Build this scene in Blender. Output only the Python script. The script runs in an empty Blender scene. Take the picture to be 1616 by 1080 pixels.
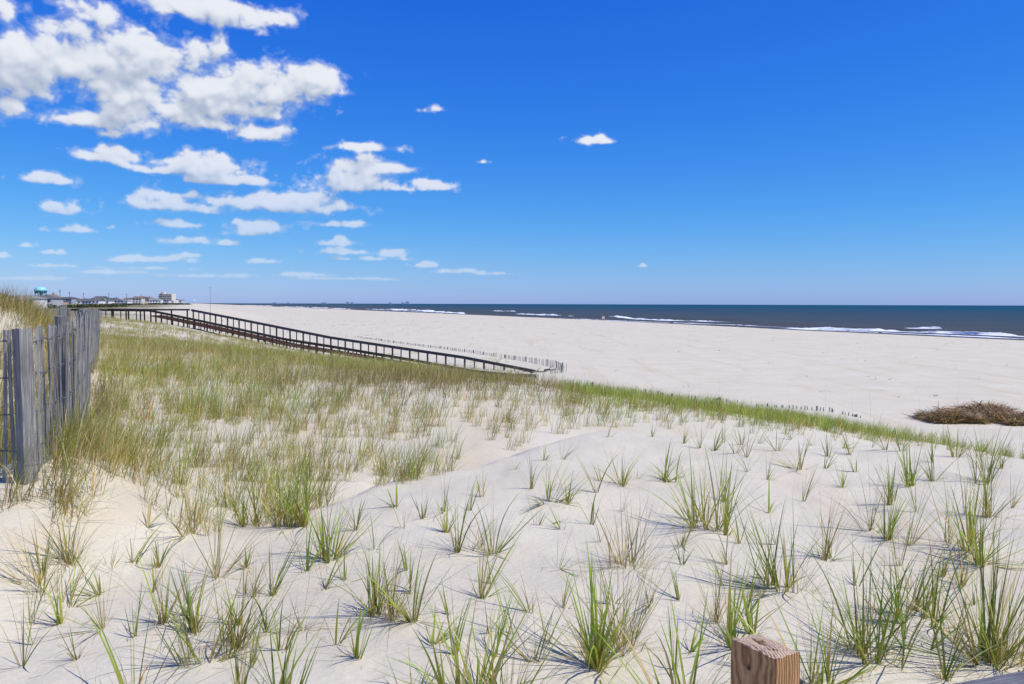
import bpy, math, random
import numpy as np
from mathutils import Vector, Matrix, Euler

R = math.radians
scene = bpy.context.scene
COL = scene.collection
rng = np.random.default_rng(7)
rnd = random.Random(11)

# ------------------------------------------------------------------ camera
EYE = 8.0
FPX = 1238.0
W0, H0 = 1616.0, 1080.0
cam_d = bpy.data.cameras.new('camera')
cam_d.sensor_width = 36.0
cam_d.lens = 36.0 * FPX / W0
cam_d.clip_start = 0.05
cam_d.clip_end = 120000
cam = bpy.data.objects.new('camera', cam_d)
COL.objects.link(cam)
CAMROT = Euler((R(90 - 2.775), 0, 0)).to_matrix() @ Matrix.Rotation(R(0.165), 3, 'Z')
cam.matrix_world = Matrix.Translation((0, 0, EYE)) @ CAMROT.to_4x4()
scene.camera = cam
CR = np.array(CAMROT)

# ------------------------------------------------------------------ light
SUN_EL = 56.0
SUN_TO = (0.90, -0.36)            # horizontal direction towards the sun: right and a little behind
sun_az = math.atan2(SUN_TO[0], SUN_TO[1])    # clockwise from +Y
sd = bpy.data.lights.new('sun', 'SUN')
sd.energy = 4.5
sd.angle = R(0.53)
sd.color = (1.0, 0.94, 0.83)
sun = bpy.data.objects.new('sun', sd)
COL.objects.link(sun)
to_sun = Vector((math.sin(sun_az) * math.cos(R(SUN_EL)), math.cos(sun_az) * math.cos(R(SUN_EL)), math.sin(R(SUN_EL))))
sun.rotation_euler = to_sun.to_track_quat('Z', 'Y').to_euler()
scene.view_settings.view_transform = 'Standard'
scene.view_settings.look = 'None'
scene.view_settings.gamma = 1.0
scene.view_settings.exposure = 0.0
scene.view_settings.use_curve_mapping = False
scene.cycles.use_denoising = True
scene.cycles.max_bounces = 6
scene.cycles.transparent_max_bounces = 8
scene.render.film_transparent = False

# ------------------------------------------------------------------ numpy noise
def _hash(ix, iy, seed):
    n = (ix.astype(np.int64) * 374761393 + iy.astype(np.int64) * 668265263 + seed * 2147483647) & 0xFFFFFFFF
    n = ((n ^ (n >> 13)) * 1274126177) & 0xFFFFFFFF
    n = n ^ (n >> 16)
    return (n & 0xFFFFFF) / float(0xFFFFFF)

def vnoise(x, y, seed=0):
    ix = np.floor(x); iy = np.floor(y)
    fx = x - ix; fy = y - iy
    ux = fx * fx * fx * (fx * (fx * 6 - 15) + 10); uy = fy * fy * fy * (fy * (fy * 6 - 15) + 10)
    a = _hash(ix, iy, seed); b = _hash(ix + 1, iy, seed)
    c = _hash(ix, iy + 1, seed); d = _hash(ix + 1, iy + 1, seed)
    return (a + (b - a) * ux) * (1 - uy) + (c + (d - c) * ux) * uy - 0.5

def fbm(x, y, octv=4, seed=0, gain=0.5):
    s = 0.0; amp = 1.0; c, sn = math.cos(0.6), math.sin(0.6)
    for o in range(octv):
        s = s + amp * vnoise(x, y, seed + o * 17)
        x, y = (x * c - y * sn) * 2.03 + 3.1, (x * sn + y * c) * 2.03 + 1.7
        amp *= gain
    return s

def sstep(a, b, x):
    t = np.clip((x - a) / (b - a), 0, 1)
    return t * t * (3 - 2 * t)

# ------------------------------------------------------------------ sky
world = bpy.data.worlds.new('World')
scene.world = world
world.use_nodes = True
wn = world.node_tree; wn.nodes.clear()

def cloud_image():
    NW, NH = 5120, 1280            # azimuth -180..180, elevation 0..90
    az = (np.arange(NW) + 0.5) / NW * 2 * np.pi - np.pi
    el = (np.arange(NH) + 0.5) / NH * (np.pi / 2)
    # clouds as seen in the north-east sky: centre and half sizes in picture pixels, turned into angles
    blobs = [
        (8, 18, 14, 24, .9), (130, 16, 40, 22, .8), (98, 44, 42, 13, .78), (165, 30, 26, 12, .7), (70, 40, 14, 10, .4),
        (320, 14, 98, 19, .95), (265, 6, 50, 14, .8), (365, 36, 46, 10, .75), (425, 26, 40, 11, .85), (448, 34, 14, 9, .7),
        (222, 78, 44, 30, 1.0), (165, 98, 80, 33, 1.0), (62, 92, 78, 30, 1.0), (28, 122, 52, 42, 1.0), (15, 168, 22, 22, .8), (60, 150, 26, 14, .6),
        (262, 104, 56, 26, .95), (318, 86, 34, 20, .85), (348, 72, 14, 30, .62), (182, 142, 54, 27, 1.0), (228, 150, 26, 18, .8),
        (165, 190, 62, 18, .95), (108, 192, 30, 9, .8), (206, 172, 32, 16, .8), (170, 212, 24, 8, .5),
        (408, 118, 52, 20, 1.0), (492, 124, 50, 22, 1.0), (516, 140, 26, 12, .8), (322, 150, 60, 24, 1.0), (298, 184, 46, 18, 1.0),
        (388, 176, 72, 16, 1.0), (420, 150, 74, 20, 1.0), (408, 212, 42, 12, .95), (446, 206, 18, 10, .7), (345, 200, 30, 7, .6)]
    small = [
        (170, 245, 48, 17, 1.0), (330, 262, 64, 24, 1.05), (238, 268, 34, 9, .72), (364, 285, 74, 9, .9), (205, 262, 16, 5, .6),
        (74, 281, 38, 13, .95), (572, 232, 52, 9, .85), (570, 260, 58, 17, 1.05), (620, 266, 28, 9, .8), (560, 288, 60, 18, 1.0), (682, 292, 42, 11, .98), (640, 298, 26, 5, .6),
        (250, 318, 62, 18, 1.0), (300, 308, 22, 10, .7), (328, 332, 34, 8, .8), (355, 322, 14, 12, .6), (455, 322, 88, 18, 1.05), (545, 325, 26, 9, .8), (386, 318, 24, 12, .7),
        (102, 331, 44, 12, .9), (70, 362, 14, 6, .8), (124, 362, 30, 8, .8), (272, 352, 40, 9, .78), (175, 359, 10, 4, .5),
        (412, 358, 44, 12, .88), (398, 368, 30, 7, .7), (375, 350, 16, 6, .6), (545, 354, 42, 6, .72), (305, 380, 36, 8, .85), (365, 384, 20, 6, .75),
        (530, 382, 29, 9, .95), (545, 397, 45, 7, .68), (85, 398, 25, 6, .75), (48, 387, 18, 5, .6), (584, 408, 26, 5, .7), (530, 408, 22, 4, .55),
        (208, 408, 28, 8, .85), (262, 408, 48, 7, .68), (300, 402, 24, 5, .65), (416, 412, 27, 6, .9), (622, 399, 26, 9, .8), (640, 408, 14, 5, .6),
        (672, 418, 21, 6, .78), (5, 402, 12, 6, .7), (725, 428, 40, 5, .66), (775, 432, 30, 3, .5), (935, 221, 32, 9, .88), (962, 224, 16, 4, .6), (686, 170, 16, 9, .62), (668, 175, 14, 4, .45),
        (1016, 419, 9, 4, .6), (175, 430, 80, 4, .55), (330, 436, 90, 4, .52), (480, 434, 60, 4, .5), (60, 440, 60, 4, .5), (560, 440, 90, 3, .5), (756, 255, 14, 4, .4), (100, 420, 50, 4, .45), (250, 424, 60, 3, .45)]
    rc = np.random.default_rng(19)
    for (x, y, w, h, st) in small:
        st = st + (.16 if y > 345 and st < .8 else .04)
        blobs.append((x, y + h * .25, w, h * .62, st * .92))
        for k in range(2 + int(w / 18)):
            blobs.append((x + rc.uniform(-.6, .55) * w, y - h * rc.uniform(.0, .45), w * rc.uniform(.18, .36), h * rc.uniform(.4, .75), st * rc.uniform(.6, .95)))
    # outside the picture: the same fair-weather clouds go on to the left and behind
    r2 = np.random.default_rng(5)
    for k in range(90):
        a = r2.uniform(0.75, 5.6)
        if r2.random() < .55: a = r2.uniform(3.3, 5.55)
        e = r2.beta(1.2, 2.2) * 1.2 + .03
        w = r2.uniform(.03, .1) * (.4 + e); hh = w * r2.uniform(.18, .4) * (.5 + e)
        blobs.append(('w', a, e, w, hh, r2.uniform(.8, 1.0)))
    M = np.zeros((NH, NW), np.float32)
    for b in blobs:
        if b[0] == 'w':
            _, a, e, hw, hh, st = b
            a = (a + np.pi) % (2 * np.pi) - np.pi
        else:
            px, py, w, h, st = b
            d = CR @ np.array([(px - 808) / FPX, -(py - 540) / FPX, -1.0])
            a = math.atan2(d[0], d[1]); e = math.atan2(d[2], math.hypot(d[0], d[1]))
            k = FPX * (1 + ((px - 808) / FPX) ** 2 * .6)
            hw = w / k; hh = h / k
        hw *= 1.0; hh *= 1.05
        i0 = max(0, int((e - 3 * hh) / (np.pi / 2) * NH)); i1 = min(NH, int((e + 3 * hh) / (np.pi / 2) * NH) + 2)
        j0 = max(0, int((a - 2.2 * hw + np.pi) / (2 * np.pi) * NW)); j1 = min(NW, int((a + 2.2 * hw + np.pi) / (2 * np.pi) * NW) + 2)
        if i1 <= i0 or j1 <= j0: continue
        E, A = np.meshgrid(el[i0:i1], az[j0:j1], indexing='ij')
        dx = (A - a) / hw; dy = (E - e) / hh
        dy = np.where(dy < 0, dy * 1.35, dy)
        v = st * np.exp(-(np.abs(dx) ** 2.4 + np.abs(dy) ** 2.2) * .9)
        M[i0:i1, j0:j1] = 1 - (1 - M[i0:i1, j0:j1]) * (1 - v)
    out = np.zeros((NH, NW, 4), np.float32)
    A, E = np.meshgrid(az, el)
    sel = M > 0.02
    a = A[sel]; e = E[sel]
    sc = 1.0 / (0.35 + 1.6 * e)                        # finer lumps towards the horizon
    ww = fbm(a * 30, e * 45, 3, 91) * .012; w2 = fbm(a * 30 + 9, e * 45, 3, 95) * .008
    lo = sstep(.30, .12, e)
    n1 = fbm((a + ww) * 20 + 50, (e + w2) * 32, 6, 5, .56) * (1 - lo) + fbm((a + ww * .4) * 52 + 50, (e + w2 * .4) * 90, 5, 6, .55) * lo
    n2 = fbm((a + ww * .5) * 62 + 90, (e + w2 * .5) * 84, 5, 37, .6)
    dens = np.full((NH, NW), -1.0, np.float32)
    lum = np.abs(fbm((a + ww * .4) * 34 + 70, (e + w2 * .4) * 44, 5, 61, .55)) * (1 - lo * .4) + lo * .4 * np.abs(fbm(a * 95 + 70, e * 130, 4, 63, .5))
    soft = M[sel]
    l2 = np.abs(fbm((a + ww) * 85 + 20, (e + w2) * 105, 4, 83, .5))
    dens[sel] = soft * (1.12 + .12 * lo) - .685 + n1 * (.40 + .15 * lo) + n2 * (.20 + .12 * lo) + lum * .62 + l2 * .34
    nn = np.zeros((NH, NW), np.float32); nn[sel] = n1 * .5 + (lum - .16) * 1.6 + (l2 - .16) * .9
    al = np.maximum(sstep(-.10, .40, dens), .30 * sstep(-.28, .10, dens))
    # light from above and from the right: thickness between the point and the sun
    dp = np.clip(dens, 0, .9)
    sh = np.zeros_like(dens)
    def blur(f, r):
        c = np.cumsum(np.pad(f, ((r + 1, r), (0, 0)), 'edge'), 0); f = (c[2 * r + 1:] - c[:-2 * r - 1]) / (2 * r + 1)
        c = np.cumsum(np.pad(f, ((0, 0), (r + 1, r)), 'wrap'), 1); return (c[:, 2 * r + 1:] - c[:, :-2 * r - 1]) / (2 * r + 1)
    for k, w, r_ in ((5, .7, 2), (11, .9, 4), (19, 1.1, 7), (30, 1.1, 11), (44, .9, 15)):
        q = np.roll(blur(dp, r_), (-k, -k // 3), (0, 1)); q[-k:] = 0
        sh += q * w
    sm = blur(dp, 1); s3 = blur(dp, 4)
    dif = sm - np.roll(np.roll(sm, -5, 0), -2, 1); dif2 = s3 - np.roll(np.roll(s3, -14, 0), -5, 1)
    lit = .96 - blur(sh, 2) * .13 + dif * .45 + dif2 * .6 + blur(nn, 1) * .30
    lit = .58 + .44 / (1 + np.exp(-(lit - .73) * 5.0))
    haze = sstep(0.0, .22, E)
    out[..., 0] = .96 * lit ** 1.4
    out[..., 1] = .99 * lit ** 1.15
    out[..., 2] = 1.06 * lit ** .8
    out[..., 3] = al * (.40 + .60 * haze) * sstep(0.0, .05, E) * .97
    img = bpy.data.images.new('cloud_field', NW, NH, alpha=True, float_buffer=True)
    img.colorspace_settings.name = 'Linear Rec.709'
    img.alpha_mode = 'CHANNEL_PACKED'
    img.pixels.foreach_set(out.ravel())
    img.pack()
    return img

def N(nt, t, **kw):
    n = nt.nodes.new(t)
    for k, v in kw.items():
        if k == 'i':
            for kk, vv in v.items(): n.inputs[kk].default_value = vv
        else: setattr(n, k, v)
    return n

def build_world():
    L = wn.links.new
    sky = N(wn, 'ShaderNodeTexSky')
    sky.sky_type = 'NISHITA'
    sky.sun_disc = False
    sky.sun_elevation = R(SUN_EL)
    sky.sun_rotation = sun_az
    sky.altitude = 0; sky.air_density = 1.0; sky.dust_density = 0.25; sky.ozone_density = 2.6
    # the photograph's film response to the blue: deepen the sky colour
    scl = N(wn, 'ShaderNodeMix', data_type='RGBA', blend_type='MULTIPLY')
    scl.inputs[0].default_value = 1.0
    scl.inputs[7].default_value = (0.080, 0.10, 0.138, 1)
    L(sky.outputs[0], scl.inputs[6])
    sx = N(wn, 'ShaderNodeSeparateColor'); L(scl.outputs[2], sx.inputs[0])
    cc = N(wn, 'ShaderNodeCombineColor')
    for i, (k, p) in enumerate(((1.20, 1.95), (.83, 1.18), (.93, .42))):
        a = N(wn, 'ShaderNodeMath', operation='POWER'); L(sx.outputs[i], a.inputs[0]); a.inputs[1].default_value = p
        b = N(wn, 'ShaderNodeMath', operation='MULTIPLY'); L(a.outputs[0], b.inputs[0]); b.inputs[1].default_value = k
        c = N(wn, 'ShaderNodeMath', operation='MINIMUM'); L(b.outputs[0], c.inputs[0]); c.inputs[1].default_value = 1.1
        d = N(wn, 'ShaderNodeMath', operation='MULTIPLY'); L(c.outputs[0], d.inputs[0]); d.inputs[1].default_value = 10.0
        L(d.outputs[0], cc.inputs[i])
    tc = N(wn, 'ShaderNodeTexCoord')
    sep = N(wn, 'ShaderNodeSeparateXYZ')
    L(tc.outputs['Generated'], sep.inputs[0])
    at = N(wn, 'ShaderNodeMath', operation='ARCTAN2')
    L(sep.outputs['X'], at.inputs[0]); L(sep.outputs['Y'], at.inputs[1])
    u = N(wn, 'ShaderNodeMath', operation='MULTIPLY_ADD'); u.inputs[1].default_value = 1 / (2 * math.pi); u.inputs[2].default_value = .5
    L(at.outputs[0], u.inputs[0])
    asn = N(wn, 'ShaderNodeMath', operation='ARCSINE'); L(sep.outputs['Z'], asn.inputs[0])
    v = N(wn, 'ShaderNodeMath', operation='MULTIPLY'); v.inputs[1].default_value = 2 / math.pi
    L(asn.outputs[0], v.inputs[0])
    cmb = N(wn, 'ShaderNodeCombineXYZ'); L(u.outputs[0], cmb.inputs[0]); L(v.outputs[0], cmb.inputs[1])
    im = N(wn, 'ShaderNodeTexImage', image=cloud_image(), extension='CLIP')
    L(cmb.outputs[0], im.inputs['Vector'])
    bg1 = N(wn, 'ShaderNodeBackground', i={'Strength': 0.10})
    L(cc.outputs[0], bg1.inputs['Color'])
    bg2 = N(wn, 'ShaderNodeBackground', i={'Strength': 0.86})
    L(im.outputs['Color'], bg2.inputs['Color'])
    mx = N(wn, 'ShaderNodeMixShader')
    L(im.outputs['Alpha'], mx.inputs[0]); L(bg1.outputs[0], mx.inputs[1]); L(bg2.outputs[0], mx.inputs[2])
    out = N(wn, 'ShaderNodeOutputWorld'); L(mx.outputs[0], out.inputs['Surface'])
build_world()

# ------------------------------------------------------------------ helpers
def tag(o, label=None, cat=None, group=None, kind=None):
    if label: o['label'] = label
    if cat: o['category'] = cat
    if group: o['group'] = group
    if kind: o['kind'] = kind
    return o

def empty(name, loc=(0, 0, 0), rz=0.0):
    o = bpy.data.objects.new(name, None)
    o.empty_display_size = .1
    o.location = loc; o.rotation_euler = (0, 0, rz)
    COL.objects.link(o)
    return o

def link_mesh(name, me, parent=None):
    o = bpy.data.objects.new(name, me)
    COL.objects.link(o)
    if parent: o.parent = parent
    return o

def np_mesh(name, V, loops, starts, totals, mat=None, smooth=False, col=None):
    me = bpy.data.meshes.new(name)
    me.vertices.add(len(V)); me.vertices.foreach_set('co', np.asarray(V, np.float32).ravel())
    me.loops.add(len(loops)); me.loops.foreach_set('vertex_index', np.asarray(loops, np.int32))
    me.polygons.add(len(starts)); me.polygons.foreach_set('loop_start', np.asarray(starts, np.int32))
    if smooth: me.polygons.foreach_set('use_smooth', np.ones(len(starts), bool))
    me.update(calc_edges=True)
    if col is not None:
        a = me.color_attributes.new('Col', 'FLOAT_COLOR', 'POINT')
        c4 = np.ones((len(V), 4), np.float32); c4[:, :3] = col
        a.data.foreach_set('color', c4.ravel())
    if mat: me.materials.append(mat)
    return me

class MB:
    """collects boxes, bars and tubes into one mesh"""
    def __init__(s): s.v = []; s.f = []
    def add(s, vs, fs):
        n = len(s.v); s.v += [tuple(q) for q in vs]; s.f += [tuple(i + n for i in f) for f in fs]
    def box(s, x0, x1, y0, y1, z0, z1):
        s.add([(x0, y0, z0), (x1, y0, z0), (x1, y1, z0), (x0, y1, z0), (x0, y0, z1), (x1, y0, z1), (x1, y1, z1), (x0, y1, z1)],
              [(0, 3, 2, 1), (4, 5, 6, 7), (0, 1, 5, 4), (1, 2, 6, 5), (2, 3, 7, 6), (3, 0, 4, 7)])
    def bar(s, a, b, w, h, up=(0, 0, 1)):
        a = Vector(a); b = Vector(b); d = (b - a).normalized()
        side = d.cross(Vector(up)); side = side.normalized() if side.length > 1e-4 else Vector((1, 0, 0))
        u = side.cross(d).normalized()
        vs = []
        for p in (a, b):
            for sx, sy in ((-1, -1), (1, -1), (1, 1), (-1, 1)):
                vs.append(p + side * sx * w / 2 + u * sy * h / 2)
        s.add(vs, [(0, 1, 2, 3), (7, 6, 5, 4), (0, 4, 5, 1), (1, 5, 6, 2), (2, 6, 7, 3), (3, 7, 4, 0)])
    def tube(s, pts, r, n=6, closed=True):
        pts = [Vector(p) for p in pts]; rings = []
        rr = r if hasattr(r, '__len__') else [r] * len(pts)
        for i, p in enumerate(pts):
            d = (pts[min(i + 1, len(pts) - 1)] - pts[max(i - 1, 0)]).normalized()
            ref = Vector((0, 0, 1)) if abs(d.z) < .9 else Vector((1, 0, 0))
            a = d.cross(ref).normalized(); b = a.cross(d)
            rings.append([p + (a * math.cos(2 * math.pi * k / n) + b * math.sin(2 * math.pi * k / n)) * rr[i] for k in range(n)])
        vs = [q for r_ in rings for q in r_]; fs = []
        for i in range(len(pts) - 1):
            for k in range(n):
                k2 = (k + 1) % n
                fs.append((i * n + k, i * n + k2, (i + 1) * n + k2, (i + 1) * n + k))
        if closed:
            fs.append(tuple(range(n - 1, -1, -1))); fs.append(tuple((len(pts) - 1) * n + k for k in range(n)))
        s.add(vs, fs)
    def mesh(s, name, mat=None, smooth=False, bevel=0):
        me = bpy.data.meshes.new(name); me.from_pydata(s.v, [], s.f); me.update()
        if mat: me.materials.append(mat)
        if smooth: me.polygons.foreach_set('use_smooth', [True] * len(me.polygons))
        return me
    def build(s, name, mat=None, parent=None, smooth=False):
        return link_mesh(name, s.mesh(name, mat, smooth), parent)

def ray(px, py):
    d = CR @ np.array([(px - 808) / FPX, -(py - 540) / FPX, -1.0])
    return d / d[1]
def proj(x, y, z):
    """world to picture pixels (only used to read off where in the place the photo shows what)"""
    p = np.stack([np.asarray(x, float), np.asarray(y, float), np.asarray(z, float) - EYE])
    q = CR.T @ p.reshape(3, -1)
    dz = np.where(-q[2] < 1e-3, 1e-3, -q[2])
    return (808 + FPX * q[0] / dz).reshape(np.shape(x)), (540 - FPX * q[1] / dz).reshape(np.shape(x))

# ------------------------------------------------------------------ materials
def new_mat(name):
    m = bpy.data.materials.new(name); m.use_nodes = True
    nt = m.node_tree; nt.nodes.clear()
    out = nt.nodes.new('ShaderNodeOutputMaterial')
    b = nt.nodes.new('ShaderNodeBsdfPrincipled')
    nt.links.new(b.outputs[0], out.inputs['Surface'])
    return m, nt, b, out

def plain(name, col, rough=.7, spec=.3, var=.12, scale=3.0, bump=0.0, metal=0.0):
    m, nt, b, out = new_mat(name)
    L = nt.links.new
    tc = N(nt, 'ShaderNodeTexCoord')
    no = N(nt, 'ShaderNodeTexNoise', i={'Scale': scale, 'Detail': 5.0})
    L(tc.outputs['Object'], no.inputs['Vector'])
    mr = N(nt, 'ShaderNodeMapRange', i={'From Min': .3, 'From Max': .7, 'To Min': 1 - var, 'To Max': 1 + var})
    L(no.outputs[0], mr.inputs[0])
    mx = N(nt, 'ShaderNodeVectorMath', operation='SCALE'); mx.inputs[0].default_value = col
    L(mr.outputs[0], mx.inputs['Scale'])
    L(mx.outputs[0], b.inputs['Base Color'])
    b.inputs['Roughness'].default_value = rough
    b.inputs['Specular IOR Level'].default_value = spec
    b.inputs['Metallic'].default_value = metal
    if bump:
        bp = N(nt, 'ShaderNodeBump', i={'Strength': bump, 'Distance': .02})
        L(no.outputs[0], bp.inputs['Height']); L(bp.outputs[0], b.inputs['Normal'])
    return m

def wood(name, c1, c2, c3, stretch=(18, 18, .9), bump=.5, rnd_amt=.35, spec=.2, knots=False):
    """weathered wood: grain lines run along the local Z axis"""
    m, nt, b, out = new_mat(name)
    L = nt.links.new
    tc = N(nt, 'ShaderNodeTexCoord')
    oi = N(nt, 'ShaderNodeObjectInfo')
    ad = N(nt, 'ShaderNodeVectorMath', operation='ADD')
    sc = N(nt, 'ShaderNodeVectorMath', operation='SCALE'); sc.inputs['Scale'].default_value = 37.0
    cb = N(nt, 'ShaderNodeCombineXYZ'); L(oi.outputs['Random'], cb.inputs[0]); L(oi.outputs['Random'], cb.inputs[2])
    L(cb.outputs[0], sc.inputs[0]); L(tc.outputs['Object'], ad.inputs[0]); L(sc.outputs[0], ad.inputs[1])
    mp = N(nt, 'ShaderNodeMapping'); mp.inputs['Scale'].default_value = stretch
    L(ad.outputs[0], mp.inputs['Vector'])
    no = N(nt, 'ShaderNodeTexNoise', i={'Scale': 4.0, 'Detail': 8.0, 'Roughness': .65, 'Distortion': .6})
    L(mp.outputs[0], no.inputs['Vector'])
    n2 = N(nt, 'ShaderNodeTexNoise', i={'Scale': 3.0, 'Detail': 3.0}); L(ad.outputs[0], n2.inputs['Vector'])
    rp = N(nt, 'ShaderNodeValToRGB')
    rp.color_ramp.elements[0].position = .32; rp.color_ramp.elements[0].color = (*c1, 1)
    rp.color_ramp.elements[1].position = .68; rp.color_ramp.elements[1].color = (*c3, 1)
    e = rp.color_ramp.elements.new(.5); e.color = (*c2, 1)
    L(no.outputs[0], rp.inputs[0])
    mr = N(nt, 'ShaderNodeMapRange', i={'From Min': 0, 'From Max': 1, 'To Min': 1 - rnd_amt, 'To Max': 1 + rnd_amt})
    L(oi.outputs['Random'], mr.inputs[0])
    m2 = N(nt, 'ShaderNodeMapRange', i={'From Min': .3, 'From Max': .7, 'To Min': .78, 'To Max': 1.15}); L(n2.outputs[0], m2.inputs[0])
    mm = N(nt, 'ShaderNodeMath', operation='MULTIPLY'); L(mr.outputs[0], mm.inputs[0]); L(m2.outputs[0], mm.inputs[1])
    vs = N(nt, 'ShaderNodeVectorMath', operation='SCALE'); L(rp.outputs[0], vs.inputs[0]); L(mm.outputs[0], vs.inputs['Scale'])
    L(vs.outputs[0], b.inputs['Base Color'])
    b.inputs['Roughness'].default_value = .8; b.inputs['Specular IOR Level'].default_value = spec
    bp = N(nt, 'ShaderNodeBump', i={'Strength': bump, 'Distance': .004}); L(no.outputs[0], bp.inputs['Height']); L(bp.outputs[0], b.inputs['Normal'])
    return m

def grass_mat(name, transl=.3, rough=.45, spec=.35):
    m, nt, b, out = new_mat(name)
    L = nt.links.new
    at = N(nt, 'ShaderNodeAttribute', attribute_name='Col')
    L(at.outputs['Color'], b.inputs['Base Color'])
    b.inputs['Roughness'].default_value = rough; b.inputs['Specular IOR Level'].default_value = spec
    tr = N(nt, 'ShaderNodeBsdfTranslucent'); 
    tint = N(nt, 'ShaderNodeMix', data_type='RGBA', blend_type='MULTIPLY'); tint.inputs[0].default_value = 1.0
    tint.inputs[7].default_value = (1.25, 1.35, .6, 1)
    L(at.outputs['Color'], tint.inputs[6]); L(tint.outputs[2], tr.inputs['Color'])
    mx = N(nt, 'ShaderNodeMixShader', i={0: transl}); L(b.outputs[0], mx.inputs[1]); L(tr.outputs[0], mx.inputs[2])
    L(mx.outputs[0], out.inputs['Surface'])
    return m

GRASS = grass_mat('beachgrass_blade')
SLAT = wood('weathered_slat', (.12, .115, .11), (.24, .235, .225), (.42, .41, .39), (30, 30, 1.2), .6, .35)
POSTW = wood('weathered_post', (.085, .082, .08), (.185, .18, .175), (.32, .315, .305), (22, 22, 1.0), .7, .15)
DARKW = wood('dark_rail_wood', (.030, .026, .025), (.050, .045, .043), (.085, .077, .072), (6, 6, .6), .3, .2, .15)
DARKG = wood('grey_rail_wood', (.045, .045, .052), (.075, .075, .085), (.12, .12, .13), (6, 6, .6), .3, .15, .15)
BROWNW = wood('brown_post_wood', (.035, .026, .020), (.065, .045, .033), (.11, .085, .06), (10, 10, .8), .3, .3, .15)
REDW = wood('red_brown_deck_wood', (.045, .022, .015), (.075, .036, .024), (.11, .06, .04), (2, 8, 8), .3, .2, .15)
WIRE = plain('galvanised_wire', (.16, .165, .17), .55, .5, .3, 30, metal=.35)

# ------------------------------------------------------------------ land form
P0 = np.array([127.0, 194.0]); NSH = np.array([-.925, -.38]); TSH = np.array([-.38, .925])
def inland(x, y): return (x - P0[0]) * NSH[0] + (y - P0[1]) * NSH[1]
def along(x, y): return (x - P0[0]) * TSH[0] + (y - P0[1]) * TSH[1]
FX = np.array([-5.2, -4.3, -3.70, -4.13, -4.62, -6.9, -9.74, -13.7, -19.0]); FY = np.array([5.2, 5.65, 6.0, 7.3, 8.4, 12.6, 18.0, 26.0, 37.0])
def fence_left(x, y):
    """metres to the left of the line of the near slat fence"""
    fx = np.interp(y, FY[2:], FX[2:])
    return fx - x

def seg_d(x, y, a, b):
    d = np.array(b, float) - np.array(a, float); n = np.array([d[1], -d[0]]) / np.hypot(*d)
    return (x - a[0]) * n[0] + (y - a[1]) * n[1]      # + = right of a->b

def land(x, y):
    x = np.asarray(x, float); y = np.asarray(y, float)
    s = inland(x, y)
    wob = fbm(x / 14, y / 14, 3, 3) * 2.2 * sstep(30, 60, np.hypot(x, y))
    sp = s - 15.5 * sstep(22, 66, y) * sstep(420, 200, y) + wob * .5
    z = np.interp(sp, [-400, -60, -4, 0, 22, 42, 100, 150, 156, 162, 170, 178, 186, 195, 225, 250, 300, 800, 5000],
                  [-6, -3, -.25, .05, .75, 1.15, 1.35, 1.45, 1.55, 2.25, 3.7, 4.95, 5.75, 6.1, 6.0, 5.0, 3.4, 3.0, 3.0])
    r = np.hypot(x, y)
    beach = sstep(159, 150, sp) * sstep(0, 30, sp)
    dune = sstep(156, 176, sp)
    z = z + dune * (fbm(x / 6.5, y / 6.5, 4, 21) * .30 * sstep(8, 26, r) + fbm(x / 30, y / 30, 3, 12) * .9 * sstep(60, 140, r))
    z = z + beach * (fbm(x / 18, y / 18, 4, 33) * .10 + fbm(x / 2.2, y / 2.2, 3, 44) * .035)
    # hill behind the slat fence
    g = np.exp(-(((x + 12.2) / 4.6) ** 2 + ((y - 16.8) / 5.6) ** 2))
    g2 = np.exp(-(((x + 22.0) / 7.0) ** 2 + ((y - 26) / 8.0) ** 2))
    gl = sstep(-.15, 1.5, fence_left(x, y))
    z = z + 1.82 * g * gl + 1.2 * g2 * gl * (1 - g)
    z = z + .70 * np.exp(-(fence_left(x, y) / 1.15) ** 2 - ((y - 6.6) / 2.2) ** 2)
    # blown-in sand mound in the foreground with its slip edge
    d1 = seg_d(x, y, (-2.9, 5.6), (1.15, 11.9))
    d2 = seg_d(x, y, (1.0, 11.9), (7.5, 9.6))
    e = np.minimum(d1 + fbm(x / 1.7, y / 1.7, 3, 8) * .5, d2 * .8 + fbm(x / 2.1, y / 2.1, 3, 18) * .5)
    top = 6.17 + fbm(x / 2.8, y / 2.8, 3, 55) * .12 + fbm(x / .8, y / .8, 3, 66) * .035
    m = sstep(-.55, .35, e) * .9 + .1 * sstep(-.3, 1.4, e)
    z = z + (np.maximum(top, z) - z) * m * sstep(40, 20, r)
    near = sstep(14, 9, r) * (1 - m)
    z = z + near * (fbm(x / 1.6, y / 1.6, 3, 77) * .10)
    z = z + sstep(25, 8, r) * (fbm(x / .35, y / .35, 3, 99) * .022 + fbm(x / .12, y / .16, 2, 101) * .005)
    return z

def hit(px, py, fallback=60):
    """where the line of sight through a picture point meets the land"""
    d = ray(px, py)
    t = np.concatenate([np.arange(1.0, 40, .05), np.arange(40, 400, .5)])
    z = EYE + t * d[2]
    below = z < land(t * d[0], t)
    if not below.any(): return (fallback * d[0], fallback, float(land(fallback * d[0], fallback)))
    i = int(np.argmax(below)); lo = t[max(i - 1, 0)]; hi = t[i]
    for _ in range(18):
        m = (lo + hi) / 2
        if EYE + m * d[2] < float(land(m * d[0], m)): hi = m
        else: lo = m
    return (hi * d[0], hi, float(land(hi * d[0], hi)))

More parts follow.
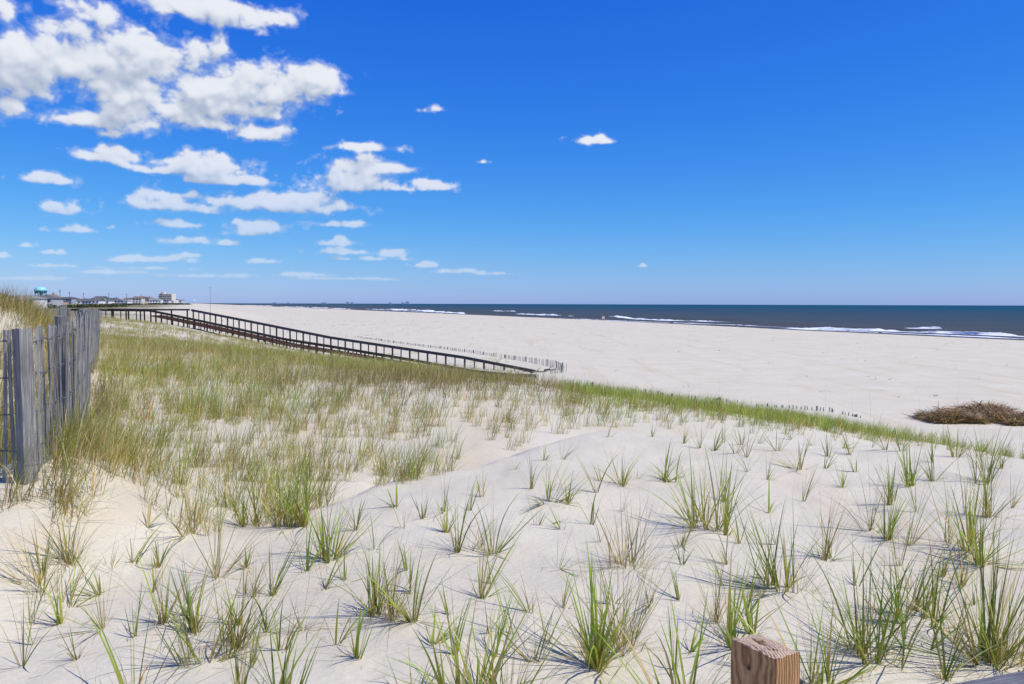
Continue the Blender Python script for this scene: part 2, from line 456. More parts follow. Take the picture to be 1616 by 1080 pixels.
def polar_grid(rs, th):
    Rr, T = np.meshgrid(rs, th, indexing='ij')
    X = Rr * np.sin(T); Y = Rr * np.cos(T)
    return X, Y
def grid_faces(nr, nt, wrap):
    i = np.arange(nr - 1)[:, None]; j = np.arange(nt if wrap else nt - 1)[None, :]
    j2 = (j + 1) % nt
    q = np.stack([i * nt + j, (i + 1) * nt + j, (i + 1) * nt + j2, i * nt + j2], -1)
    return q.reshape(-1, 4)

def sand_material():
    m, nt, b, out = new_mat('dune_sand')
    L = nt.links.new
    geo = N(nt, 'ShaderNodeNewGeometry')
    n1 = N(nt, 'ShaderNodeTexNoise', i={'Scale': .35, 'Detail': 6.0, 'Roughness': .6}); L(geo.outputs['Position'], n1.inputs['Vector'])
    n2 = N(nt, 'ShaderNodeTexNoise', i={'Scale': 420.0, 'Detail': 2.0}); L(geo.outputs['Position'], n2.inputs['Vector'])
    mp = N(nt, 'ShaderNodeMapping'); mp.inputs['Rotation'].default_value = (0, 0, R(-22)); mp.inputs['Scale'].default_value = (.55, .035, 1)
    L(geo.outputs['Position'], mp.inputs['Vector'])
    n3 = N(nt, 'ShaderNodeTexNoise', i={'Scale': 1.0, 'Detail': 7.0, 'Roughness': .62}); L(mp.outputs[0], n3.inputs['Vector'])
    r1 = N(nt, 'ShaderNodeValToRGB')
    r1.color_ramp.elements[0].position = .35; r1.color_ramp.elements[0].color = (.565, .515, .390, 1)
    r1.color_ramp.elements[1].position = .65; r1.color_ramp.elements[1].color = (.620, .575, .450, 1)
    L(n1.outputs[0], r1.inputs[0])
    # long pale and tan wind and tyre streaks that run along the beach
    r3 = N(nt, 'ShaderNodeMapRange', i={'From Min': .54, 'From Max': .72, 'To Min': 0.0, 'To Max': .6}); L(n3.outputs[0], r3.inputs[0])
    mx = N(nt, 'ShaderNodeMix', data_type='RGBA'); L(r3.outputs[0], mx.inputs[0]); L(r1.outputs[0], mx.inputs[6]); mx.inputs[7].default_value = (.53, .42, .27, 1)
    r4 = N(nt, 'ShaderNodeMapRange', i={'From Min': .3, 'From Max': .7, 'To Min': .86, 'To Max': 1.12}); L(n2.outputs[0], r4.inputs[0])
    vs = N(nt, 'ShaderNodeVectorMath', operation='SCALE'); L(mx.outputs[2], vs.inputs[0]); L(r4.outputs[0], vs.inputs['Scale'])
    n8 = N(nt, 'ShaderNodeTexNoise', i={'Scale': 38.0, 'Detail': 5.0, 'Roughness': .75}); L(geo.outputs['Position'], n8.inputs['Vector'])
    r8 = N(nt, 'ShaderNodeMapRange', i={'From Min': .3, 'From Max': .7, 'To Min': .90, 'To Max': 1.07}); L(n8.outputs[0], r8.inputs[0])
    n9 = N(nt, 'ShaderNodeTexNoise', i={'Scale': 1.3, 'Detail': 4.0, 'Roughness': .6, 'Distortion': .8}); L(geo.outputs['Position'], n9.inputs['Vector'])
    r9 = N(nt, 'ShaderNodeMapRange', i={'From Min': .52, 'From Max': .75, 'To Min': 0, 'To Max': .30}); L(n9.outputs[0], r9.inputs[0])
    v8 = N(nt, 'ShaderNodeVectorMath', operation='SCALE'); L(vs.outputs[0], v8.inputs[0]); L(r8.outputs[0], v8.inputs['Scale'])
    vs = N(nt, 'ShaderNodeMix', data_type='RGBA'); L(r9.outputs[0], vs.inputs[0]); L(v8.outputs[0], vs.inputs[6]); vs.inputs[7].default_value = (.60, .535, .40, 1)
    # wet sand where the waves run up (by height above the water), scrub-covered ground beyond the dunes
    at = N(nt, 'ShaderNodeAttribute', attribute_name='wet')
    mw = N(nt, 'ShaderNodeMix', data_type='RGBA'); L(at.outputs['Fac'], mw.inputs[0]); L(vs.outputs[2], mw.inputs[6]); mw.inputs[7].default_value = (.17, .145, .125, 1)
    ag = N(nt, 'ShaderNodeAttribute', attribute_name='scrub')
    n5 = N(nt, 'ShaderNodeTexNoise', i={'Scale': .09, 'Detail': 8.0, 'Roughness': .7}); L(geo.outputs['Position'], n5.inputs['Vector'])
    r5 = N(nt, 'ShaderNodeValToRGB'); r5.color_ramp.elements[0].position = .38; r5.color_ramp.elements[0].color = (.10, .105, .045, 1)
    r5.color_ramp.elements[1].position = .62; r5.color_ramp.elements[1].color = (.25, .205, .12, 1); L(n5.outputs[0], r5.inputs[0])
    mg = N(nt, 'ShaderNodeMix', data_type='RGBA'); L(ag.outputs['Fac'], mg.inputs[0]); L(mw.outputs[2], mg.inputs[6]); L(r5.outputs[0], mg.inputs[7])
    L(mg.outputs[2], b.inputs['Base Color'])
    rr = N(nt, 'ShaderNodeMapRange', i={'To Min': .95, 'To Max': .35}); L(at.outputs['Fac'], rr.inputs[0]); L(rr.outputs[0], b.inputs['Roughness'])
    b.inputs['Specular IOR Level'].default_value = .15
    # relief: wind ripples, grains, scuffs
    n6 = N(nt, 'ShaderNodeTexNoise', i={'Scale': 14.0, 'Detail': 6.0, 'Roughness': .7}); L(geo.outputs['Position'], n6.inputs['Vector'])
    wv = N(nt, 'ShaderNodeTexWave', bands_direction='X', i={'Scale': 4.5, 'Distortion': 9.0, 'Detail': 3.0, 'Detail Scale': 1.2}); 
    mpw = N(nt, 'ShaderNodeMapping'); mpw.inputs['Rotation'].default_value = (0, 0, R(35)); L(geo.outputs['Position'], mpw.inputs['Vector']); L(mpw.outputs[0], wv.inputs['Vector'])
    wm = N(nt, 'ShaderNodeMath', operation='MULTIPLY'); wm.inputs[1].default_value = .10; L(wv.outputs['Fac'], wm.inputs[0])
    ad = N(nt, 'ShaderNodeMath', operation='ADD'); L(n6.outputs[0], ad.inputs[0]); L(wm.outputs[0], ad.inputs[1])
    bp = N(nt, 'ShaderNodeBump', i={'Strength': .35, 'Distance': .02}); L(ad.outputs[0], bp.inputs['Height'])
    b2 = N(nt, 'ShaderNodeBump', i={'Strength': .35, 'Distance': .002}); L(n2.outputs[0], b2.inputs['Height']); L(bp.outputs[0], b2.inputs['Normal'])
    n7 = N(nt, 'ShaderNodeTexNoise', i={'Scale': 1.1, 'Detail': 5.0, 'Roughness': .65}); L(geo.outputs['Position'], n7.inputs['Vector'])
    b3 = N(nt, 'ShaderNodeBump', i={'Strength': .14, 'Distance': .12}); L(n7.outputs[0], b3.inputs['Height']); L(b2.outputs[0], b3.inputs['Normal'])
    L(b3.outputs[0], b.inputs['Normal'])
    return m

def build_land():
    rs = [0.0]; r = 1.0
    while r < 15000:
        rs.append(r); r *= 1.0145 if r < 250 else 1.03
    rs = np.array(rs)
    th = np.concatenate([np.arange(-44, 44.001, .2), np.arange(46, 315, 2.5)]); th = np.radians(th)
    X, Y = polar_grid(rs, th)
    Z = land(X, Y)
    V = np.stack([X, Y, Z], -1).reshape(-1, 3)
    F = grid_faces(len(rs), len(th), True)
    F = F[:, ::-1]
    me = np_mesh('sand', V, F.ravel(), np.arange(len(F)) * 4, None, sand_material(), True)
    s = inland(V[:, 0], V[:, 1]); dist = np.hypot(V[:, 0], V[:, 1])
    wet = sstep(15, 3, s + fbm(V[:, 0] / 40, V[:, 1] / 40, 3, 4) * 9)
    a = me.attributes.new('wet', 'FLOAT', 'POINT'); a.data.foreach_set('value', wet.astype(np.float32))
    sc = sstep(196, 214, s + fbm(V[:, 0] / 60, V[:, 1] / 60, 3, 14) * 16) * sstep(95, 150, dist)
    a = me.attributes.new('scrub', 'FLOAT', 'POINT'); a.data.foreach_set('value', (sc * .95).astype(np.float32))
    tag(link_mesh('sand', me), 'white sand of the dunes and the wide flat beach', kind='structure')
build_land()

# ------------------------------------------------------------------ sea
def sea_material():
    m, nt, b, out = new_mat('sea_water')
    L = nt.links.new
    at = N(nt, 'ShaderNodeAttribute', attribute_name='depth')
    geo = N(nt, 'ShaderNodeNewGeometry')
    mp = N(nt, 'ShaderNodeMapping'); mp.inputs['Rotation'].default_value = (0, 0, R(-22)); mp.inputs['Scale'].default_value = (.05, .008, 1)
    L(geo.outputs['Position'], mp.inputs['Vector'])
    n1 = N(nt, 'ShaderNodeTexNoise', i={'Scale': 1.0, 'Detail': 7.0, 'Roughness': .6}); L(mp.outputs[0], n1.inputs['Vector'])
    ad = N(nt, 'ShaderNodeMath', operation='MULTIPLY_ADD', i={1: .5, 2: -.25}); L(n1.outputs[0], ad.inputs[0])
    a2 = N(nt, 'ShaderNodeMath', operation='ADD'); L(ad.outputs[0], a2.inputs[0]); L(at.outputs['Fac'], a2.inputs[1])
    rp = N(nt, 'ShaderNodeValToRGB'); el = rp.color_ramp.elements
    el[0].position = 0; el[0].color = (.085, .085, .075, 1)
    el[1].position = 1; el[1].color = (.006, .052, .078, 1)
    for p, c in ((.12, (.072, .074, .060)), (.35, (.062, .072, .064)), (.55, (.038, .064, .072)), (.75, (.014, .062, .080))):
        e = el.new(p); e.color = (*c, 1)
    L(a2.outputs[0], rp.inputs[0])
    # white caps
    mp2 = N(nt, 'ShaderNodeMapping'); mp2.inputs['Rotation'].default_value = (0, 0, R(-15)); mp2.inputs['Scale'].default_value = (.16, .035, 1)
    L(geo.outputs['Position'], mp2.inputs['Vector'])
    n2 = N(nt, 'ShaderNodeTexNoise', i={'Scale': 1.0, 'Detail': 4.0, 'Roughness': .7}); L(mp2.outputs[0], n2.inputs['Vector'])
    cp = N(nt, 'ShaderNodeMapRange', i={'From Min': .735, 'From Max': .76, 'To Min': 0, 'To Max': .75}); L(n2.outputs[0], cp.inputs[0])
    mx = N(nt, 'ShaderNodeMix', data_type='RGBA'); L(cp.outputs[0], mx.inputs[0]); L(rp.outputs[0], mx.inputs[6]); mx.inputs[7].default_value = (.7, .74, .76, 1)
    L(mx.outputs[2], b.inputs['Base Color'])
    b.inputs['Roughness'].default_value = .5; b.inputs['IOR'].default_value = 1.33; b.inputs['Specular IOR Level'].default_value = .12
    mp3 = N(nt, 'ShaderNodeMapping'); mp3.inputs['Rotation'].default_value = (0, 0, R(-22)); mp3.inputs['Scale'].default_value = (1.0, .3, 1)
    L(geo.outputs['Position'], mp3.inputs['Vector'])
    n3 = N(nt, 'ShaderNodeTexNoise', i={'Scale': .8, 'Detail': 6.0, 'Roughness': .6}); L(mp3.outputs[0], n3.inputs['Vector'])
    bp = N(nt, 'ShaderNodeBump', i={'Strength': .8, 'Distance': .6}); L(n3.outputs[0], bp.inputs['Height']); L(bp.outputs[0], b.inputs['Normal'])
    return m

def swell(x, y):
    s = -inland(x, y); a = along(x, y)
    w = 0
    for s0, amp, wd, sd in ((16, .55, 3.2, 1), (34, .8, 3.8, 2), (58, .75, 4.5, 3), (84, .6, 5, 4), (115, .5, 6, 5), (150, .45, 6, 6)):
        off = fbm(a / 120, a * 0 + sd, 3, 40 + sd) * 16
        k = np.clip(.55 + fbm(a / 70, a * 0 + sd, 3, 70 + sd) * 1.6, 0, 1.2)
        w = w + amp * k * np.exp(-((s - s0 - off) / wd) ** 2)
    w = w + sstep(5, 40, s) * fbm(s / 9 + fbm(a / 50, s / 50, 2, 2) * 3, a / 45, 4, 31) * .45
    return w * sstep(2, 12, s)

def build_sea():
    rs = []; r = 120.0
    while r < 2500: rs.append(r); r *= 1.006
    while r < 90000: rs.append(r); r *= 1.10
    rs = np.array(rs)
    th = np.radians(np.concatenate([np.arange(-34, 42, .22), np.arange(42, 150, 2.0)]))
    X, Y = polar_grid(rs, th)
    Z = swell(X, Y) * sstep(4000, 900, np.hypot(X, Y))
    V = np.stack([X, Y, Z], -1).reshape(-1, 3)
    F = grid_faces(len(rs), len(th), False)[:, ::-1]
    s = -inland(V[:, 0], V[:, 1])
    keep = (s[F] > -14).any(1) 
    F = F[keep]
    used = np.unique(F); rm = np.full(len(V), -1); rm[used] = np.arange(len(used)); F = rm[F]; V = V[used]; s = s[used]
    me = np_mesh('sea', V, F.ravel(), np.arange(len(F)) * 4, None, sea_material(), True)
    d = np.interp(s, [-20, 0, 15, 60, 160, 400, 1500, 8000], [0, 0, .10, .3, .42, .58, .8, 1.0])
    a = me.attributes.new('depth', 'FLOAT', 'POINT'); a.data.foreach_set('value', d.astype(np.float32))
    tag(link_mesh('sea', me), 'blue grey ocean reaching to the horizon', kind='structure')
build_sea()

FOAM = plain('surf_foam', (.80, .83, .86), .9, .1, .10, .8, .6)
def foam_line(name, pts, width, height, seed, label, gap=0.0):
    """a broken, lumpy ridge of white water laid along a shore-parallel line of picture points turned into places on the sea"""
    P = []
    for px, py in pts:
        d = ray(px, py); t = (EYE - .2) / -d[2]; P.append((t * d[0], t))
    P = np.array(P); seg = np.hypot(*np.diff(P, axis=0).T); L = np.concatenate([[0], np.cumsum(seg)])
    n = int(min(700, max(40, L[-1] / .55))); q = np.linspace(0, L[-1], n)
    cx = np.interp(q, L, P[:, 0]); cy = np.interp(q, L, P[:, 1])
    nl = 9; u = np.linspace(0, 1, nl)                      # across: 0 = landward edge, 1 = back of the breaker
    wob = fbm(q / 30, q * 0, 4, seed) * 3.0
    wd = width * np.clip(.65 + fbm(q / 9, q * 0 + 3, 4, seed + 3) * 1.3, .12, 1.6) * np.minimum(1, np.minimum(q, L[-1] - q) / (L[-1] * .12) + .05)
    hg = height * np.clip(.6 + fbm(q / 9, q * 0 + 9, 4, seed + 5) * 1.0, .15, 1.2) * np.minimum(1, np.minimum(q, L[-1] - q) / (L[-1] * .08) + .05)
    s_off = wob[:, None] - wd[:, None] * (u[None, :] - .3)
    X = cx[:, None] + NSH[0] * s_off; Y = cy[:, None] + NSH[1] * s_off
    prof = np.exp(-((u - .72) / .17) ** 2) + .12 * np.sin(u * math.pi)
    Z = swell(X, Y) + .02 + hg[:, None] * (prof[None, :] + fbm(X * .9, Y * .9, 3, seed + 8) * .35 * np.sin(u * math.pi)[None, :])
    Z[:, 0] -= .12; Z[:, -1] -= .15
    V = np.stack([X, Y, Z], -1).reshape(-1, 3)
    F = grid_faces(n, nl, False)
    hole = fbm(V[F].mean(1)[:, 0] / 2.4, V[F].mean(1)[:, 1] / 2.4, 3, seed + 11) > (.60 - gap)
    F = F[~hole]
    me = np_mesh(name, V, F.ravel(), np.arange(len(F)) * 4, None, FOAM, True)
    tag(link_mesh(name, me), label, kind='stuff')

def hor(px): return 478.0 + (px - 400) * .00288
foam_line('surf', [(1232, 517), (1330, 520), (1450, 524), (1540, 527), (1700, 534)], 6.0, .75, 1, 'white breaker at the water edge on the right', .05)
foam_line('surf', [(1420, 517.5), (1450, 518.2), (1490, 519)], 4.5, .7, 5, 'short white crest behind the right breaker', .2)
foam_line('surf', [(808, 495.0), (870, 498.0), (960, 501.5), (1060, 506), (1160, 509.5)], 6.5, .7, 9, 'long white breaker in the middle of the shore', .05)
foam_line('surf', [(842, 501.0), (900, 503), (1000, 507), (1140, 511.5), (1240, 516)], 3.0, .12, 13, 'thin foam of the run-up along the sand', .25)
foam_line('surf', [(1240, 517.5), (1400, 524.5), (1520, 529.5), (1700, 537.5)], 5.0, .12, 15, 'thin foam of the run-up on the right', .1)
foam_line('surf', [(606, 488.5), (640, 489.5), (688, 491.5)], 9.0, .95, 17, 'distant breaker left of centre', .0)
foam_line('surf', [(568, 487.6), (600, 488.6), (660, 491.5), (740, 495)], 6.0, .5, 21, 'distant broken foam line', .15)
foam_line('surf', [(662, 490.5), (700, 493), (735, 495.5)], 8.0, .8, 25, 'distant white crest', .05)
foam_line('surf', [(440, 484.0), (460, 484.6), (500, 486.0), (560, 488.5)], 10.0, .8, 29, 'far breaker near the vanishing shore', .05)
foam_line('surf', [(480, 487.0), (520, 488.3), (600, 491.2), (760, 497.5)], 8.0, .2, 31, 'thin far foam along the sand', .15)
foam_line('surf', [(380, 482.0), (400, 482.4), (430, 483.3)], 16.0, .9, 33, 'farthest white surf', .05)
foam_line('surf', [(776, 490.5), (795, 491.2), (815, 492)], 7.0, .6, 37, 'small white crest out from the middle breaker', .2)

# ------------------------------------------------------------------ grass
GREEN = np.array([.150, .235, .022]); DGREEN = np.array([.060, .120, .016]); BGREEN = np.array([.265, .375, .035]); OLIVE = np.array([.260, .240, .048])
STRAW = np.array([.52, .39, .15]); PALE = np.array([.66, .55, .32]); BROWN = np.array([.22, .145, .078]); DBROWN = np.array([.09, .062, .042]); ORANGE = np.array([.50, .25, .06])

def blades(base, az, ln, wd, lean, curve, c_base, c_tip, K=5, twist=None):
    """a ribbon for every blade; all arguments are arrays. returns V, loops, starts, colours"""
    n = len(base)
    t = np.linspace(0, 1, K + 1)
    ang = lean[:, None] + curve[:, None] * (t[None, :] ** 1.6)
    am = (ang[:, 1:] + ang[:, :-1]) / 2
    st = ln[:, None] / K
    hx = np.concatenate([np.zeros((n, 1)), np.cumsum(np.sin(am) * st, 1)], 1)
    hz = np.concatenate([np.zeros((n, 1)), np.cumsum(np.cos(am) * st, 1)], 1)
    dx, dy = np.sin(az), np.cos(az)
    if twist is None: twist = rng.uniform(-1.4, 1.4, n)
    wv = wd[:, None] * np.minimum(1.0, 1.35 * (1 - t[None, :]) ** .75) * (.75 + .25 * np.minimum(1, t[None, :] * 5))
    fa = az[:, None] + math.pi / 2 + twist[:, None] * (.35 + t[None, :] * .65)
    sx, sy = np.sin(fa), np.cos(fa)
    cx = base[:, 0:1] + dx[:, None] * hx; cy = base[:, 1:2] + dy[:, None] * hx; cz = base[:, 2:3] + hz
    NV = 2 * K + 1
    V = np.empty((n, NV, 3), np.float32)
    V[:, 0:2 * K:2, 0] = (cx + sx * wv / 2)[:, :K]; V[:, 0:2 * K:2, 1] = (cy + sy * wv / 2)[:, :K]; V[:, 0:2 * K:2, 2] = cz[:, :K]
    V[:, 1:2 * K:2, 0] = (cx - sx * wv / 2)[:, :K]; V[:, 1:2 * K:2, 1] = (cy - sy * wv / 2)[:, :K]; V[:, 1:2 * K:2, 2] = cz[:, :K]
    V[:, 2 * K, 0] = cx[:, K]; V[:, 2 * K, 1] = cy[:, K]; V[:, 2 * K, 2] = cz[:, K]
    C = np.empty((n, NV, 3), np.float32)
    tt = np.concatenate([np.repeat(t[:K], 2), [1.0]])
    g = np.clip(tt * 1.5 - .1, 0, 1)[None, :, None]
    C[:] = c_base[:, None, :] * (1 - g) + c_tip[:, None, :] * g
    lp = []
    for k in range(K - 1): lp += [2 * k, 2 * k + 1, 2 * k + 3, 2 * k + 2]
    lp += [2 * K - 2, 2 * K - 1, 2 * K]
    lp = np.array(lp); off = (np.arange(n) * NV)[:, None]
    loops = (lp[None, :] + off).ravel()
    st_ = np.array([4 * k for k in range(K)]); starts = (st_[None, :] + (np.arange(n) * len(lp))[:, None]).ravel()
    return V.reshape(-1, 3), loops, starts, C.reshape(-1, 3)

def merge(parts):
    Vs, Ls, Ss, Cs = [], [], [], []; nv = nl = 0
    for V, l, s, c in parts:
        Vs.append(V); Ls.append(l + nv); Ss.append(s + nl); Cs.append(c); nv += len(V); nl += len(l)
    return np.concatenate(Vs), np.concatenate(Ls), np.concatenate(Ss), np.concatenate(Cs)

def pick(n, table):
    """random blade colours: table of (weight, base colour, tip colour)"""
    w = np.array([r[0] for r in table]); k = rng.choice(len(table), n, p=w / w.sum())
    cb = np.array([r[1] for r in table])[k]; ct = np.array([r[2] for r in table])[k]
    v = rng.uniform(.75, 1.25, (n, 1)); h = 1 + rng.normal(0, .06, (n, 3))
    return cb * v * h, ct * v * h

T_GREEN = [(5, OLIVE * .9, GREEN), (3, GREEN, DGREEN * 1.2), (2.5, OLIVE, BGREEN), (1.0, STRAW, OLIVE), (.8, STRAW, PALE), (.4, BROWN, ORANGE)]
T_MIX = [(3.0, STRAW * .8, BGREEN * .95), (2.4, OLIVE * 1.2, OLIVE * 1.4), (3.8, STRAW, STRAW), (2.6, STRAW, PALE), (1.2, BROWN, BROWN * 1.2), (2, OLIVE, GREEN), (1.4, PALE, PALE * 1.1)]
T_DRY = [(3, STRAW, PALE), (3, STRAW * .8, STRAW), (2, BROWN, STRAW * .7), (1.8, OLIVE, GREEN)]
T_GOLD = [(4, STRAW, STRAW * .9), (2.5, OLIVE * 1.1, STRAW * .8), (1.5, BROWN, BROWN * 1.3), (1.6, STRAW, PALE), (1.2, OLIVE, GREEN)]
T_BROWN = [(4, BROWN, BROWN * 1.2), (2, DBROWN, BROWN), (2.5, STRAW * .7, STRAW * .8), (3, OLIVE * .7, OLIVE * .8), (1.2, OLIVE, GREEN)]
T_LUSH = [(5, OLIVE * 1.2, BGREEN * 1.15), (3, GREEN, BGREEN), (2, STRAW, OLIVE * 1.3), (1.2, STRAW, STRAW)]

# ---- single plants on the open sand: (picture x, y of the foot, height px, blades, kind, label)
def plant(px, py, hpx, nb, kind, label, spread=None, cat='beachgrass', name='beachgrass_clump', group=None, lean=0.0, loc=None):
    x, y, z = loc if loc else hit(px, py)
    D = y
    H = hpx * D / FPX                                     # tallest blade in metres
    rad = (spread if spread is not None else min(60, 6 + nb * .7)) * D / FPX
    o = empty(name, (x, y, z - .01))
    tag(o, label, cat, group)
    tbl = {'g': T_GREEN, 'm': T_MIX, 'd': T_DRY, 'l': T_LUSH}[kind]
    def part(nm, n, ln_f, wd_r, lean_s, curve_s, table, rr, K=6):
        if n <= 0: return
        # blades stand in a few tillers
        nt = max(1, n // 5); ta = rng.uniform(0, 2 * np.pi, nt); tr = rr * np.sqrt(rng.uniform(0, 1, nt)); tr[0] *= .3
        ti = rng.integers(0, nt, n)
        jx = rng.normal(0, .008, n); jy = rng.normal(0, .008, n)
        bx = tr[ti] * np.sin(ta[ti]) + jx; by = tr[ti] * np.cos(ta[ti]) * .8 + jy
        bz = land(x + bx, y + by) - z - .012
        out = np.arctan2(bx, by)
        az = np.where(rng.random(n) < .45, out, rng.uniform(0, 2 * np.pi, n)) + rng.normal(0, .5, n)
        ln = H * ln_f * rng.beta(3.2, 1.6, n) * 1.25
        ln[0] = H * ln_f
        le = np.abs(rng.normal(0, lean_s * 1.15, n)) + .04
        cu = np.abs(rng.normal(0, curve_s, n)) * np.where(rng.random(n) < .22, 2.8, 1)
        stiff = rng.random(n) < .3; cu = np.where(stiff, cu * .25, cu)
        # every tiller leans its own way; the wind from the left nods everything a little to the right
        tlx = rng.normal(0, .26, nt) + tr * np.sin(ta) / max(rr, .01) * .30; tly = rng.normal(0, .26, nt) + tr * np.cos(ta) / max(rr, .01) * .25
        vx = np.sin(az) * np.sin(le) + .05 + lean + tlx[ti]; vy = np.cos(az) * np.sin(le) + tly[ti]
        az = np.arctan2(vx, vy); le = np.arcsin(np.clip(np.hypot(vx, vy), 0, .97))
        wd = rng.uniform(wd_r[0], wd_r[1], n)
        cb, ct = pick(n, table)
        V, l, s, c = blades(np.stack([bx, by, bz], -1), az, ln, wd, le, cu, cb, ct, K)
        me = np_mesh(nm, V, l, s, None, GRASS, False, c)
        ob = link_mesh(nm, me, o); ob['kind'] = 'stuff'
    wide = {'g': (.0042, .0120), 'm': (.0034, .0092), 'd': (.0024, .0062), 'l': (.0055, .0145)}[kind]
    part('foliage', max(nb, int(nb * .95)), 1.0, wide, .26, .42, tbl, rad)
    part('thin_stem', int(nb * .5), 1.15, (.0015, .0028), .20, .22, [(3, STRAW * .8, BROWN), (3, OLIVE, OLIVE * .8), (2, BROWN, OLIVE * .6), (1, STRAW, PALE)], rad, 5)
    part('dead_blade', max(2, int(nb * .7)), .50, (.0020, .0045), .75, .9, [(3, STRAW, PALE), (2, BROWN, STRAW), (1, DBROWN, BROWN)], rad * 1.1, 5)
    return o

